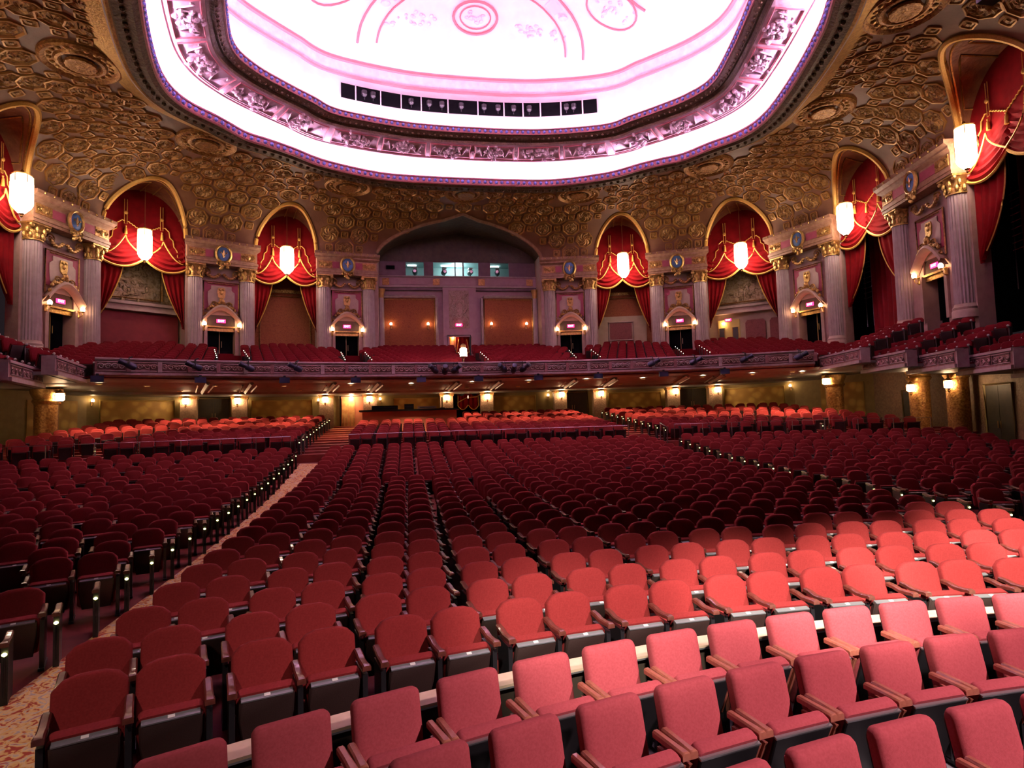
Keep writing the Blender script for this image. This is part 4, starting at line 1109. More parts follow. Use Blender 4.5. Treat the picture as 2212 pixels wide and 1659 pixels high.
for sg in (1, -1):
    for i in range(len(LW) - 1):
        fr = lw_frame(i, sg); L = fr[2]
        mb = MB(); mb.box(0, 0, 2.6, L + .1, .1, 4.8); o = part(mb, 'wall_section', 'olive_wall' if i < 6 else 'pillar', wu, False)
        o.location = (*fr[0], 0); o.rotation_euler = (0, 0, fr[1])
        if i in (0, 2, 4):
            pw = L - (2.2 if i == 0 else 1.2)
            mb = MB(); mb.box(0, -.07, 3.5, pw, .06, 1.9); p = part(mb, 'damask_panel', 'damask_gold', wu, False); p.location = (*fr[0], 0); p.rotation_euler = (0, 0, fr[1])
            part(frame_tube(-pw / 2, pw / 2, 2.5, 4.5, -.1, .06), 'panel_frame', 'yellow_lit_wall_and_frame', p)
            for s in (-1, 1):
                sconce(place(fr, s * (L / 2 - .22), -.08, 4.35), fr[1], 'small brass sconce on the olive wall beside a gold damask panel', 'sconces under the balcony', .8)
        if i == 5:
            mb = MB(); mb.box(.6, -.07, 3.5, 2.6, .06, 1.9); p = part(mb, 'damask_panel', 'damask_gold', wu, False); p.location = (*fr[0], 0); p.rotation_euler = (0, 0, fr[1])
        if i == 3:
            lower_door(fr, 0, 1.75, 'dark double doors under the balcony below the second pier')
            exit_sign(place(fr, 0, -.15, 4.84), fr[1], 'lit red exit sign over the dark doors below the second pier', 'exit signs under the balcony', .85)
        if i in (6, 7):
            lower_door(fr, .4, 1.5, 'dark doorway in the side wall of the rear stalls', 'dark_door', 3.7, .9)
# the lit lobby door at the timber side, the dark doors on the other side, and the drawn curtain on the axis
fr = lw_frame(1, -1)
lb = link('door_lobby', None, None, (*fr[0], 0), fr[1]); lb['kind'] = 'structure'; lb['label'] = 'open doorway to a brightly lit lobby with timber doors'
mb = MB(); mb.box(.35, -.08, 3.72, 1.8, .06, 2.2); part(mb, 'lobby_wall', 'orange_wall', lb, False)
for x in (-.30, .12):
    mb = MB(); mb.box(x, -.14, 3.6, .40, .06, 1.9); lf = part(mb, 'timber_leaf', 'timber', lb, False)
    mb = MB(); mb.tube([(x + .12, -.2, 2.75), (x + .12, -.2, 3.3)], .025, 5); mb.tube([(x - .08, -.2, 2.75), (x - .08, -.2, 3.3)], .025, 5); part(mb, 'brass_pull', 'brass', lf)
part(frame_tube(-.6, 1.25, 2.4, 4.72, -.16, .06), 'doorway_frame', 'dark_door', lb)
lg = D.lights.new('lobby_lamp', 'POINT'); lg.energy = 32; lg.color = (1, .68, .36); lg.shadow_soft_size = .08
link('lobby_lamp', lg, None, place(fr, .1, -.55, 4.55))
mb = MB(); mb.lathe([(.12, 0), (.14, .04), (.03, .1)], 12, (.1, -.32, 4.58)); part(mb, 'lobby_ceiling_lamp', 'pillar_glass', lb)
exit_sign(place(fr, .2, -.3, 4.86), fr[1], 'lit red exit sign over the lit timber lobby doors', 'exit signs under the balcony', .85)
fr = lw_frame(1, 1)
lower_door(fr, -.2, 2.0, 'dark double doors under the balcony below the first pier')
exit_sign(place(fr, -.2, -.2, 4.84), fr[1], 'lit red exit sign over the dark doors below the first pier', 'exit signs under the balcony', .85)
exit_sign((-.1, 40.6, 4.84), 0, 'lit red exit sign above the small red curtain in the rear wall', None, .85)
ct = thing('doorway_curtain', 'small red swag curtain with gold fringe on the rear wall between the centre pillars', 'curtain', (.1, 40.95, 0))
mb = MB(); mb.box(0, .2, 3.7, 2.3, .06, 2.2); part(mb, 'dark_opening', 'dark_void', ct, False)
for s in (-1, 1):
    mb = MB(); mb.sheet(lambda u, v: (s * (.02 + .72 * u) + .05, .04 * math.sin(u * 14) - .05, 3.62 + .32 * (2 * u - 1) ** 2 + 1.1 * v * (1 - .25 * (u if s > 0 else u)) ), 22, 6); sw = part(mb, 'swag', 'velvet', ct)
    mb = MB(); mb.tube([(s * (.02 + .72 * u / 10) + .05, -.09, 3.62 + .32 * (2 * u / 10 - 1) ** 2) for u in range(11)], .035, 4); mb.tube([(s * .72 + .05, -.09, 3.9), (s * .70 + .05, -.09, 4.6)], .03, 4); mb.tube([(s * .05, -.1, 4.45), (s * .7, -.1, 4.3 + .2 * s)], .03, 4); part(mb, 'swag_fringe', 'gold_trim', sw)
# pillars with lanterns
def make_plant():
    t = thing('pillar_lantern', 'x', 'lantern')
    mb = MB(); mb.lathe([(.10, -.15), (.17, -.1), (.18, .14), (.10, .18)], 8); part(mb, 'glass', 'pillar_glass', t)
    mb = MB(); mb.lathe([(.02, -.34), (.06, -.26), (.04, -.2), (.12, -.15)], 8); mb.lathe([(.12, .18), (.20, .2), (.10, .28), (.05, .34)], 8)
    mb.tube([(0, 0, .34), (0, 0, .52), (0, .1, .6), (0, .3, .56)], .03, 5)
    for k in range(5): a = 2 * PI * k / 5; mb.tube([(.19 * math.cos(a), .19 * math.sin(a), z) for z in (-.12, .02, .18)], .012, 4)
    part(mb, 'metal_frame', 'gilt', t)
    mb = MB(); mb.ball((0, .24, .58), .16, .06, .16, 10, 6); part(mb, 'wall_boss', 'gilt', t)
    return t
PLN = make_plant(); pl_used = []
def pillar_lantern(loc, rz, label):
    if not pl_used: o = PLN; o.location = loc; o.rotation_euler = (0, 0, rz); o['label'] = label; o['group'] = 'lanterns on the rear pillars'
    else: o = dup(PLN, loc, rz, label, 'lanterns on the rear pillars')
    pl_used.append(1); return o
PLAB = ['flanking the small red curtain', 'inner side of the aisle doors', 'outer side of the aisle doors', 'inner side of the second pair of doors', 'outer side of the second pair of doors']
for k, (x, y) in enumerate(PIL):
    for sg in (1, -1):
        rz = math.atan2(-sg * x * .55, 39.0); t = thing('stone_pillar', 'mottled square pillar, ' + PLAB[k] + SIDE[sg], 'pillar', (sg * x, y + .55, 0), rz, 'pillars under the balcony')
        mb = MB(); mb.box(0, 0, 3.3, .86, .7, 3.2); part(mb, 'shaft', 'pillar', t, False)
        mb = MB(); mb.box(0, 0, 4.72, 1.0, .84, .12); mb.box(0, 0, 4.60, .94, .78, .08); part(mb, 'cap', 'gilt', t, False)
        pillar_lantern((sg * x, y + .0, 4.42), rz, 'caged lantern on the pillar, ' + PLAB[k] + SIDE[sg])
for x, y, z in ((19.75, 30.4, 4.45), (20.7, 25.6, 3.78), (20.6, 23.4, 3.82)):
    for sg in (1, -1):
        t = thing('round_pillar', 'gilt round pillar carrying the side balcony' + SIDE[sg], 'pillar', (sg * (x + .55), y + .2, 0), 0, 'round gilt side pillars')
        mb = MB(); mb.lathe([(.46, .9), (.46, 4.2)], 24, flute=.03); part(mb, 'shaft', 'gilt', t)
        mb = MB(); mb.lathe([(.47, 4.15), (.56, 4.3), (.5, 4.4), (.62, 4.7), (.62, 4.85)], 24); part(mb, 'capital', 'gold', t)
        pillar_lantern((sg * (x - .12), y, z), sg * -1.1, 'caged glass lantern on a gilt round pillar by the side wall' + SIDE[sg])
# mixing desk
md = thing('mixing_desk', 'long orange-red counter with a black top and sound equipment among the rear rows', 'mixing desk', (-3.8, 35.7, 0))
mb = MB(); mb.box(0, .2, 2.7, 5.5, .3, 1.7); part(mb, 'counter_front', 'orange_wall', md, False)
mb = MB(); mb.box(.0, .15, 3.58, 5.8, 1.1, .1); part(mb, 'counter_top', 'black_kit', md, False)
for nm, lab, x, sx, sz in (('flight_case', 'low black flight case lying on the mixing desk', -1.45, 1.5, .24), ('console', 'pale mixing console on the desk top', 1.0, 1.1, .16), ('equipment_rack', 'small black rack on the mixing desk', -.05, .55, .3)):
    t = thing(nm, lab, 'equipment', (-3.8 + x, 35.75, 3.63))
    mb = MB(); mb.box(0, 0, sz / 2, sx, .5, sz); part(mb, 'case', 'black_kit' if nm != 'console' else 'pier_stone', t, False)
    mb = MB(); mb.box(0, -.26, sz * .55, sx * .8, .02, sz * .3); part(mb, 'face', 'silver' if nm == 'console' else 'navy_kit', t, False)
t = thing('monitor', 'thin upright screen on the end of the mixing desk', 'monitor', (-1.9, 35.75, 3.63))
mb = MB(); mb.box(0, 0, .38, .07, .3, .6); part(mb, 'screen', 'olive_wall', t, False); mb = MB(); mb.box(0, 0, .03, .3, .25, .05); part(mb, 'foot', 'black_kit', t, False)

# ------------------------------------------------------------------ kit on the balcony front
def profile_spot(x, y, z, yaw, pitch, label, grp):
    t = thing('stage_spotlight_can', label, 'stage light', (x, y, z), yaw, grp)
    body = MB(); body.lathe([(.10, -.36), (.13, -.34), (.11, -.05), (.15, .0), (.15, .26), (.10, .34)], 12)
    c, s = math.cos(pitch), math.sin(pitch)
    body.v = [(px, pz * c - py * s, pz * s + py * c) for px, py, pz in body.v]; part(body, 'lamp_body', 'navy_kit', t)
    mb = MB(); mb.tube([(-.17, .05, 0), (-.17, .05, .28), (.17, .05, .28), (.17, .05, 0)], .02, 4); part(mb, 'yoke', 'black_kit', t)
    mb = MB(); mb.tube([(0, .05, .28), (0, .18, .34)], .03, 5); part(mb, 'clamp', 'black_kit', t)
for x in (-15.6, -13.3, -11.25, -9.2, 9.1, 11.2, 13.6, 16.0):
    y = BY + math.sqrt(BR ** 2 - x * x) - .45
    profile_spot(x, y, 5.66, (-1.15 if x < 0 else 1.15), -.45, 'long dark profile spotlight clamped to the balcony parapet', 'spotlights on the balcony parapet')
for cx_ in (-1.95, 1.7):
    for k in range(3):
        x = cx_ + (k - 1) * .6; y = BY + math.sqrt(BR ** 2 - x * x) - .4
        profile_spot(x, y, 5.58 - .05 * (k % 2), (k - 1) * .7, -.5, 'black spotlight in a cluster on the middle of the balcony parapet', 'clustered spotlights on the balcony parapet')
    tb = MB(); y = BY + BR - .3
    tb.tube([(cx_ - .7, y, 5.9), (cx_ + .7, y, 5.9)], .03, 5); tag(link('lighting_bar', tb.mesh('lighting_bar', 'black_kit')), 'short black lighting bar on the balcony parapet', 'lighting bar', 'lighting bars on the parapet')
for x in (-16.6, -13.1, -9.7, -6.45, -3.2, -.2, 3.0, 6.2, 9.6, 12.6):
    y = BY + math.sqrt(BR ** 2 - x * x) - .32
    t = thing('loudspeaker', 'small dark loudspeaker hung below the balcony parapet', 'speaker', (x, y, 5.06), math.atan2(-x, 37), 'small loudspeakers below the parapet')
    mb = MB(); mb.box(0, -.1, -.04, .46, .3, .26); part(mb, 'cabinet', 'navy_kit', t, False)
    mb = MB(); mb.box(0, -.1, .12, .1, .08, .14); part(mb, 'bracket', 'black_kit', t, False)
t = thing('post_lantern', 'bright glass lantern on a brass post in the centre balcony aisle', 'lantern', (-.74, 33.6, 6.5))
mb = MB(); mb.lathe([(.20, 0), (.20, .44)], 6); part(mb, 'glass', 'lantern_glass', t, False)
mb = MB(); mb.lathe([(.1, .48), (.16, .5), (.14, .66), (.04, .74)], 8); part(mb, 'crown', 'brass', t)
mb = MB(); mb.lathe([(.05, -.12), (.1, -.06), (.22, -.02), (.22, .0)], 8); part(mb, 'base', 'brass', t)
mb = MB(); mb.tube([(0, 0, -1.2), (0, 0, -.1)], .03, 6); part(mb, 'post', 'brass', t)

t = thing('hanging_loudspeaker', 'small black loudspeaker hanging from the coffered vault near the stage', 'speaker', (10.9, 12.05, 13.0))
mb = MB(); mb.box(0, 0, .3, .5, .5, .56); part(mb, 'cabinet', 'black_kit', t, False)
mb = MB(); mb.tube([(0, 0, .55), (0, 0, 4.36)], .015, 4); part(mb, 'cable', 'black_kit', t)
# ------------------------------------------------------------------ seats
ORD = ['first', 'second', 'third', 'fourth', 'fifth', 'sixth', 'seventh', 'eighth', 'ninth', 'tenth', 'eleventh', 'twelfth', 'thirteenth', 'fourteenth', 'fifteenth', 'sixteenth', 'seventeenth', 'eighteenth', 'nineteenth', 'twentieth', 'twenty-first', 'twenty-second', 'twenty-third', 'twenty-fourth', 'twenty-fifth', 'twenty-sixth']
def cap_outline(w, z0, z1):
    """clipped-corner back outline, counter-clockwise in x,z"""
    h = w / 2
    return [(-h, z0 + .03), (-h + .03, z0), (h - .03, z0), (h, z0 + .03), (h + .006, z0 + .2), (h + .002, z1 - .10), (h - .006, z1 - .085), (h - .062, z1 - .028), (h - .078, z1 - .020), (.10, z1 + .002), (0, z1 + .005), (-.10, z1 + .002), (-h + .078, z1 - .020), (-h + .062, z1 - .028), (-h + .006, z1 - .085), (-h - .002, z1 - .10), (-h - .006, z0 + .2)]
def round_outline(w, z0, z1, r, n=4):
    h = w / 2; out = []
    for cx_, cz_, a0 in ((-h + r, z0 + r, PI), (h - r, z0 + r, 1.5 * PI), (h - r, z1 - r, 0), (-h + r, z1 - r, .5 * PI)):
        for k in range(n + 1): a = a0 + PI / 2 * k / n; out.append((cx_ + r * math.cos(a), cz_ + r * math.sin(a)))
    return out
def ar_path(mb, x, z, wd, curved):
    """armrest: flat wooden arm running front to back"""
    prof = [(.20, 0.02), (.10, .015), (0, -.005), (-.12, .0), (-.20, .012), (-.235, .005)] if curved else [(.12, 0), (-.05, 0), (-.19, 0), (-.2, -.008)]
    th = .045
    rs = []
    for y, dz in prof:
        ww = wd * (1.0 if y > -.15 else 1.15) / 2
        rs.append([(x - ww, y, z + dz - th), (x + ww, y, z + dz - th), (x + ww, y, z + dz - .012), (x + ww - .012, y, z + dz), (x - ww + .012, y, z + dz), (x - ww, y, z + dz - .012)])
    mb.rings(rs, True, True, True)
TIL = math.radians(-13)
def seat_parts():
    P = {}
    mb = MB(); mb.pillow(cap_outline(.505, .33, .90), [(.02, .26), (0, .245), (0, .19), (.006, .170), (.02, .157), (.05, .150), (.14, .147)], TIL, (.2, .42)); P['backrest'] = mb.mesh('backrest', 'seat_red')
    mb = MB(); mb.pillow(cap_outline(.48, .34, .86), [(.015, .285), (0, .275), (0, .262)], TIL, (.2, .42)); P['back_shell'] = mb.mesh('back_shell', 'pan_dark')
    st = math.radians(19)
    out = round_outline(.47, .17, .645, .05, 3)
    mb = MB(); mb.pillow(out, [(.03, .09), (.006, .075), (0, .03), (0, -.01)], st, (0, .2)); P['seat_cushion'] = mb.mesh('seat_cushion', 'seat_red')
    out = [(-.175, .15), (.175, .15), (.215, .42), (.215, .60), (.19, .62), (-.19, .62), (-.215, .60), (-.215, .42)]
    mb = MB(); mb.pillow(out, [(0, -.01), (0, -.05), (.012, -.062)], st, (0, .2)); P['seat_pan'] = mb.mesh('seat_pan', 'pan_dark', True)
    mb = MB(); mb.pillow([(-.2, .612), (.2, .612), (.2, .624), (-.2, .624)], [(0, -.008), (0, -.066)], st, (0, .2)); P['pan_edge'] = mb.mesh('pan_edge', 'pan_edge', False)
    mb = MB(); mb.pillow(round_outline(.05, .6235, .6285, .002, 1), [(0, -.02), (0, -.05)], st, (0, .2)); P['number_plate'] = mb.mesh('number_plate', 'paper_white', False)
    return P
SP = seat_parts()
def std_mesh(x):
    mb = MB(); mb.prism([(x - .022, 0), (x + .022, 0), (x + .022, .58), (x - .022, .58)], -.16, .18); mb.box(x, .0, .02, .06, .42, .03); return mb.mesh('standard', 'steel_black', False)
def arm_mesh(x, m, z, wd, cv):
    mb = MB(); ar_path(mb, x, z, wd, cv); return mb.mesh('armrest', m)
HP = .265
ARM_L, ARM_R = arm_mesh(-HP - .0, 'arm_wood', .67, .065, True), arm_mesh(HP + .0, 'arm_wood', .67, .065, True)
STD_L, STD_R = std_mesh(-HP), std_mesh(HP)
def make_seat(right):
    t = thing('theatre_seat', 'x', 'seat')
    for k in ('backrest', 'back_shell', 'seat_cushion', 'seat_pan'): o = link(k, SP[k], t)
    link('pan_edge', SP['pan_edge'], o); link('number_plate', SP['number_plate'], o)
    if right: link('armrest', ARM_R, t); link('standard', STD_R, t)
    else:
        link('armrest', ARM_L, t); link('armrest', ARM_R, t); link('standard', STD_L, t); link('standard', STD_R, t)
    return t
SEAT_L, SEAT_R = make_seat(False), make_seat(True)
# loose chair of the pit rows
def make_chair():
    t = thing('loose_chair', 'x', 'chair')
    mb = MB(); mb.pillow(round_outline(.50, .30, .87, .055), [(.02, .20), (0, .19), (0, .15), (.010, .125), (.03, .11), (.08, .102), (.16, .10)], TIL, (.15, .4)); part(mb, 'backrest', 'chair_red', t)
    mb = MB(); mb.pillow(round_outline(.49, .33, .85, .05), [(.01, .215), (0, .205), (0, .195)], TIL, (.15, .4)); part(mb, 'back_shell', 'steel_black', t)
    st = math.radians(22)
    mb = MB(); mb.pillow(round_outline(.50, .16, .665, .04, 3), [(.035, .07), (.008, .055), (0, .02), (0, -.02), (.01, -.035)], st, (-.03, .2)); part(mb, 'seat_cushion', 'chair_red', t)
    mb = MB(); mb.pillow([(-.22, .06), (.22, .06), (.245, .59), (.245, .62), (-.245, .62), (-.245, .59)], [(0, -.036), (0, -.055), (.01, -.06)], st, (-.03, .2)); sp_ = part(mb, 'seat_pan', 'steel_black', t, False)
    mb = MB(); mb.pillow([(-.245, .619), (.245, .619), (.245, .631), (-.245, .631)], [(0, -.03), (0, -.062)], st, (-.03, .2)); part(mb, 'seat_trim', 'silver', sp_, False)
    for s in (-1, 1):
        mb = MB(); ar_path(mb, s * .283, .65, .055, False); part(mb, 'armrest', 'chair_wood', t)
        mb = MB(); mb.prism([(s * .287 - .018, 0), (s * .287 + .018, 0), (s * .287 + .018, .56), (s * .287 - .018, .56)], -.02, .03); mb.box(s * .287, .02, .02, .05, .44, .03); part(mb, 'leg', 'steel_black', t, False)
        mb = MB(); x = s * .287
        mb.rings([[(x - .012, -.17, .55), (x + .012, -.17, .55), (x + .012, .1, .55), (x - .012, .1, .55)], [(x - .012, -.02, .22), (x + .012, -.02, .22), (x + .012, .06, .22), (x - .012, .06, .22)]], True, True, True); part(mb, 'side_panel', 'chair_wood', t, False)
    return t
CHAIR = make_chair(); used = []
def chair(r, th, lab):
    loc = arc_pt(r, th, 0.0, 1.05, -9.6)
    if not used: o = CHAIR; o.location = loc; o.rotation_euler = (0, 0, -th); o['label'] = lab; o['group'] = 'loose chairs in the pit rows'
    else: o = dup(CHAIR, loc, -th, lab, 'loose chairs in the pit rows')
    used.append(1)
LROW = ['in the row before the ledge', 'in the second row before the ledge', 'in the third row before the ledge']
CP = .645
for row, (r, th0, pre, n) in enumerate(((14.73, -.426, 0, 18), (13.85, -.340, 1, 16), (12.85, -.2363, 1, 11))):
    CPA = CP / (r + .25); th0 -= pre * CPA
    for k in range(n): chair(r, th0 + k * CPA, 'crimson square-backed loose chair %s, %s from the carpet end' % (LROW[row], ORD[k]))

# every fixed seat place: (x, y, z, theta, right-of-pair, row, block)
places = []
NR = 24
def row_seats(r, z, xa, xb, row, block, start_right=False, lim=None):
    """pairs of seats along the arc between plan positions xa and xb"""
    tha = math.asin(max(-.95, min(.95, (xa - SX) / r))); thb = math.asin(max(-.95, min(.95, (xb - SX) / r)))
    n = int((thb - tha) * r / 1.2)
    if n < 1: return
    step = (thb - tha) / n
    for i in range(n):
        for j, off in ((0, .335), (1, .335 + .53)):
            th = tha + i * step + off / 1.2 * step
            x, y, _ = arc_pt(r, th, z)
            places.append((x, y, z, th, j, row, block, (n - 1 - i) * 2 + 1 - j if block == 'l' else i * 2 + j))
RA = 18.40
RPITCH = .89
for k in range(NR):
    r = RA + RPITCH * k; z = zf(r); yc = r + SY; jit = .3 * (k % 2)
    yl = SY + math.sqrt(r * r - 49)   # depth where the row meets the aisles
    row_seats(r, z, (-6.52 if k == 0 else -6.83) - .02 * (yl - 6), 6.95 + .02 * (yl - 6), k, 'c')
    wx = min(19.6, wall_x(max(4, SY + math.sqrt(max(1, r * r - 18 ** 2)))) - .9)
    row_seats(r, z, -wx + jit, aisle_x(yl, -1) - .62, k, 'l')
    row_seats(r, z, aisle_x(yl, 1) + .62, wx + jit, k, 'r')
for k in range(NP_ROWS):
    r = RP0 + PITCH_P * k; z = zp(k)
    for xa, xb, bl in ((-19.3, -16.9 + .25 * k, 'q'), (-15.6 + .14 * k, -8.75, 'p'), (-6.65, 6.8, 'p'), (8.75, 15.6 - .14 * k, 'p'), (16.9 - .25 * k, 19.6, 'q')):
        n0 = len(places); row_seats(r, z, xa, xb, 100 + k, bl)
        keep = []
        for p in places[n0:]:
            lim = wall_x(p[1]) - .5
            if abs(p[0]) > lim: continue
            if abs(p[0] + 3.8) < 3.15 and p[1] > 34.6: continue      # the mixing desk stands here
            if p[1] > 39.6 - abs(p[0]) * .12: continue
            keep.append(p)
        places[n0:] = keep
def visible(p):
    d = Vector((p[0], p[1], p[2] + .7)) - CAM; w_ = d.dot(FW)
    if w_ < .3: return None
    x = 1106 + 1284 * d.dot(RT) / w_; y = 829.5 - 1284 * d.dot(UP) / w_
    return (w_, x, y) if -90 < x < 2300 and y < 1750 else None
cand = sorted((visible(p)[0], i) for i, p in enumerate(places) if visible(p))
near = set(i for _, i in cand[:300])
BLK = {'c': 'behind the ledge', 'l': 'beyond the carpet to the timber doors', 'r': 'beyond the carpet to the dark doors', 'p': 'of the rear stalls', 'q': 'of the rear stalls'}
first = {0: True, 1: True}
for i in sorted(near):
    x, y, z, th, j, row, bl, seq = places[i]
    lab = 'crimson tip-up seat, %s row %s, %s from the aisle' % (ORD[row], BLK[bl], ORD[min(seq, 25)])
    src = SEAT_R if j else SEAT_L
    if first[j]: o = src; o.location = (x, y, z); o.rotation_euler = (0, 0, -th); first[j] = False; o['label'] = lab; o['group'] = 'fixed seats of the stalls'
    else: dup(src, (x, y, z), -th, lab, 'fixed seats of the stalls')
# all other seats: one light mesh per area, nobody counts these
def far_template(tip=True, bal_=False):
    v, f, m = [], [], []
    def put(mb, k):
        n = len(v); v.extend(mb.v); f.extend([tuple(i + n for i in q) for q in mb.f]); m.extend([k] * len(mb.f))
    h = .25
    out = [(-h, .34), (h, .34), (h, .80), (h - .07, .88), (0, .90), (-h + .07, .88), (-h, .80)]
    mb = MB(); mb.pillow(out, [(.01, .26), (0, .19), (.03, .155), (.10, .145)], TIL, (.2, .42)); put(mb, 0)
    mb = MB(); mb.pillow([(-.22, .16), (.22, .16), (.22, .64), (-.22, .64)], [(.02, .08), (0, .0)], math.radians(19), (0, .2)); put(mb, 0)
    mb = MB(); mb.pillow([(-.19, .13), (.19, .13), (.2, .61), (-.2, .61)], [(0, -.002), (0, -.05)], math.radians(19), (0, .2)); put(mb, 1)
    mb = MB(); mb.box(HP, -.02, .61, .06, .42, .04); mb.box(HP, 0, .3, .04, .3, .6); put(mb, 1)
    if bal_:
        mb = MB(); mb.ball((HP, -.22, .66), .05, .05, .045, 6, 4); put(mb, 2)
    return v, f, m
def bulk(name, pl, tmpl, mats, label, cat):
    v0, f0, m0 = tmpl; V, F, Mi = [], [], []
    for p in pl:
        x, y, z, th = p[:4]; c, s = math.cos(-th), math.sin(-th); n = len(V)
        V.extend((x + a * c - b * s, y + a * s + b * c, z + d) for a, b, d in v0)
        F.extend(tuple(i + n for i in q) for q in f0); Mi.extend(m0)
    mb = MB(); mb.v, mb.f = V, F
    o = link(name, mb.mesh(name, mats, True, Mi)); o['kind'] = 'stuff'; tag(o, label, cat); return o
TM = far_template()
rest = [p for i, p in enumerate(places) if i not in near]
bulk('stalls_seats', [p for p in rest if p[5] < 100], TM, ['seat_red', 'pan_dark'], 'crimson tip-up seats filling the farther rows of the stalls', 'seats')
bulk('rear_stalls_seats', [p for p in rest if p[5] >= 100], TM, ['seat_red', 'pan_dark'], 'crimson tip-up seats filling the rear stalls under the balcony', 'seats')
print('seats', len(places), len(rest))
# balcony seats
bp = []; bpf = []
AIS = [0.0, 7.9, 15.2]
for k in range(NB + 1):
    r = 37.75 + .92 * k; z = zb(k); n = int(.58 * r * 2 / .58)
    for i in range(n):
        th = -.58 + (i + .5 + .5 * (k % 2)) * .58 / r
        x, y, _ = bal(r, th, z)
        if any(abs(abs(x) - a * r / 47.6) < .72 for a in AIS): continue
        lim = None
        wy = 44.0 if abs(x) < 5.9 else 0
        if abs(x) >= 5.9:
            ax = abs(x)
            for (x0, y0), (x1, y1) in zip(WALL, WALL[1:]):
                if min(x0, x1) <= ax <= max(x0, x1) and y1 < y0: wy = y0 + (y1 - y0) * (ax - x0) / (x1 - x0 + 1e-9); break
            bay = any(WALL[a][0] + .3 < ax < WALL[b][0] - .3 for a, b in BAYS[:2])
            wy += 1.2 if bay else -.55
        if y > wy or abs(x) > 20.6: continue
        if abs(x) > 16.6 and y < 27.6: continue
        (bp if k > 1 else bpf).append((x, y, z, th))
for i, (A, B, zt, zl) in enumerate(SEG):
    for sg in (1, -1):
        for rr_ in range(4):
            for s in range(5):
                f = (s + .5) / 5; x = A[0] + (B[0] - A[0]) * f + .55 + rr_ * .9; y = A[1] + (B[1] - A[1]) * f
                if x < wall_x(y) - .5: bpf.append((sg * x, y, zl + .17 + .36 * rr_, sg * 1.15))
bulk('balcony_seats', bp, far_template(), ['balcony_red', 'pan_dark'], 'dark red tip-up seats in the rear rows of the balcony', 'seats')
bulk('balcony_front_seats', bpf, far_template(True, True), ['balcony_red', 'pan_dark', 'paper_white'], 'dark red tip-up seats with white arm caps along the balcony parapet', 'seats')
print('balcony seats', len(bp))

# ------------------------------------------------------------------ aisle ends with small lamps
def make_end():
    t = thing('aisle_end_panel', 'x', 'seat end panel')
    mb = MB(); mb.prism([(-.03, 0), (.03, 0), (.03, .60), (-.03, .60)], -.17, .20); part(mb, 'panel', 'steel_black', t, False)
    mb = MB(); ar_path(mb, 0, .65, .07, True); part(mb, 'armrest', 'arm_wood', t)
    mb = MB(); mb.tube([(0, -.19, .1), (0, -.19, .50)], .007, 4); lp = part(mb, 'lamp_stem', 'steel_black', t)
    mb = MB(); mb.ball((0, -.2, .53), .026, .026, .02, 6, 4); part(mb, 'lamp', 'aisle_bead_warm', lp)
    return t
END = make_end(); END2 = None; eu = []
def end_panel(loc, rz, lab, grp):
    if not eu: o = END; o.location = loc; o.rotation_euler = (0, 0, rz); o['label'] = lab; o['group'] = grp
    else: o = dup(END, loc, rz, lab, grp)
    eu.append(1); return o
for k in range(NR):
    r = RA + RPITCH * k; z = zf(r); yl = SY + math.sqrt(r * r - 60)
    for sg in (-1, 1):
        x = aisle_x(yl, sg) + sg * .60; y = SY + math.sqrt(r * r - (x - SX) ** 2)
        end_panel((x, y, z), -math.asin((x - SX) / r), 'black seat end panel with lamp beside the ' + ('carpet to the timber doors' if sg < 0 else 'carpet to the dark doors') + ', %s row' % ORD[k], 'aisle end panels of the stalls')
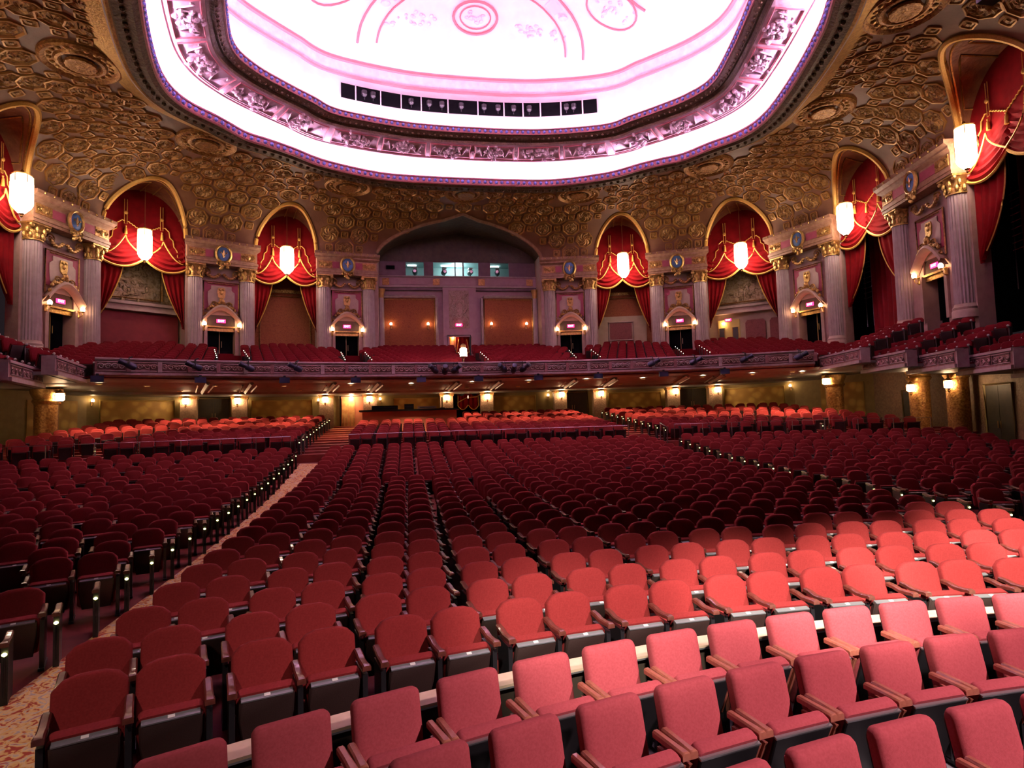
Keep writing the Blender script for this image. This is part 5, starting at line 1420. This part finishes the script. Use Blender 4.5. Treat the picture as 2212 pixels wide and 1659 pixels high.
for k in range(NP_ROWS):
    r = RP0 + PITCH_P * k; z = zp(k)
    for sg in (-1, 1):
        for x, lab in ((sg * 8.66, 'steps to the main rear doors'), (sg * (15.75 - .14 * k), 'outer steps of the rear stalls')):
            y = SY + math.sqrt(r * r - (x - SX) ** 2)
            if y > 39.3: continue
            o = end_panel((x, y, z), -math.asin((x - SX) / r), 'black end panel with lamp, ' + lab + ', %s row' % ORD[k] + SIDE[sg], 'aisle end panels of the rear stalls')
# balcony stair rails with bead lamps
for a in AIS:
    for sg in ((1, -1) if a else (1,)):
        for s in (-1, 1):
            for k in range(2, 7):
                r = 37.75 + .92 * k - .3; x = sg * a * r / 47.6 + s * .70; y = BY + math.sqrt(r * r - x * x)
                t = thing('balcony_aisle_lamp', 'small bead lamp on a post beside the balcony steps, ' + ('centre aisle' if a == 0 else 'pier ' + PIERN[0 if a < 10 else 1]), 'aisle lamp', (x, y, zb(k)), 0, 'balcony aisle lamps')
                mb = MB(); mb.tube([(0, 0, 0), (0, 0, .78)], .018, 4); part(mb, 'post', 'steel_black', t)
                mb = MB(); mb.ball((0, 0, .82), .018, .018, .018, 6, 5); part(mb, 'bead', 'aisle_bead', t)
# parterre front rail in silver
rl = thing('parterre_rail', 'thin silver guard rail along the front of the rear stalls', 'guard rail')
for xa, xb in ((-19.5, -8.9), (-6.5, 6.7), (8.9, 19.5)):
    mb = MB(); pts = []
    r = 40.2
    for i in range(25):
        x = xa + (xb - xa) * i / 24; pts.append((x, SY + math.sqrt(r * r - (x - SX) ** 2), zp(0) + .82))
    mb.tube(pts, .009, 5); br_ = part(mb, 'rail_bar', 'silver', rl)
    for i in range(0, 25, 3):
        mb = MB(); mb.tube([(pts[i][0], pts[i][1], zp(0)), pts[i]], .016, 5); part(mb, 'rail_post', 'silver', rl)
for sg in (-1, 1):
    t = thing('stair_handrail', 'silver handrail at the foot of the ' + ('steps to the timber doors' if sg < 0 else 'steps to the dark doors'), 'handrail', (sg * 8.5, 27.3, 1.2))
    mb = MB(); mb.tube([(0, 0, 0), (0, 0, 1.05), (-sg * .0, .8, 1.25)], .03, 6); part(mb, 'bar', 'silver', t)
    mb = MB(); mb.tube([(0, .8, .1), (0, .8, 1.25)], .03, 6); part(mb, 'post', 'silver', t)
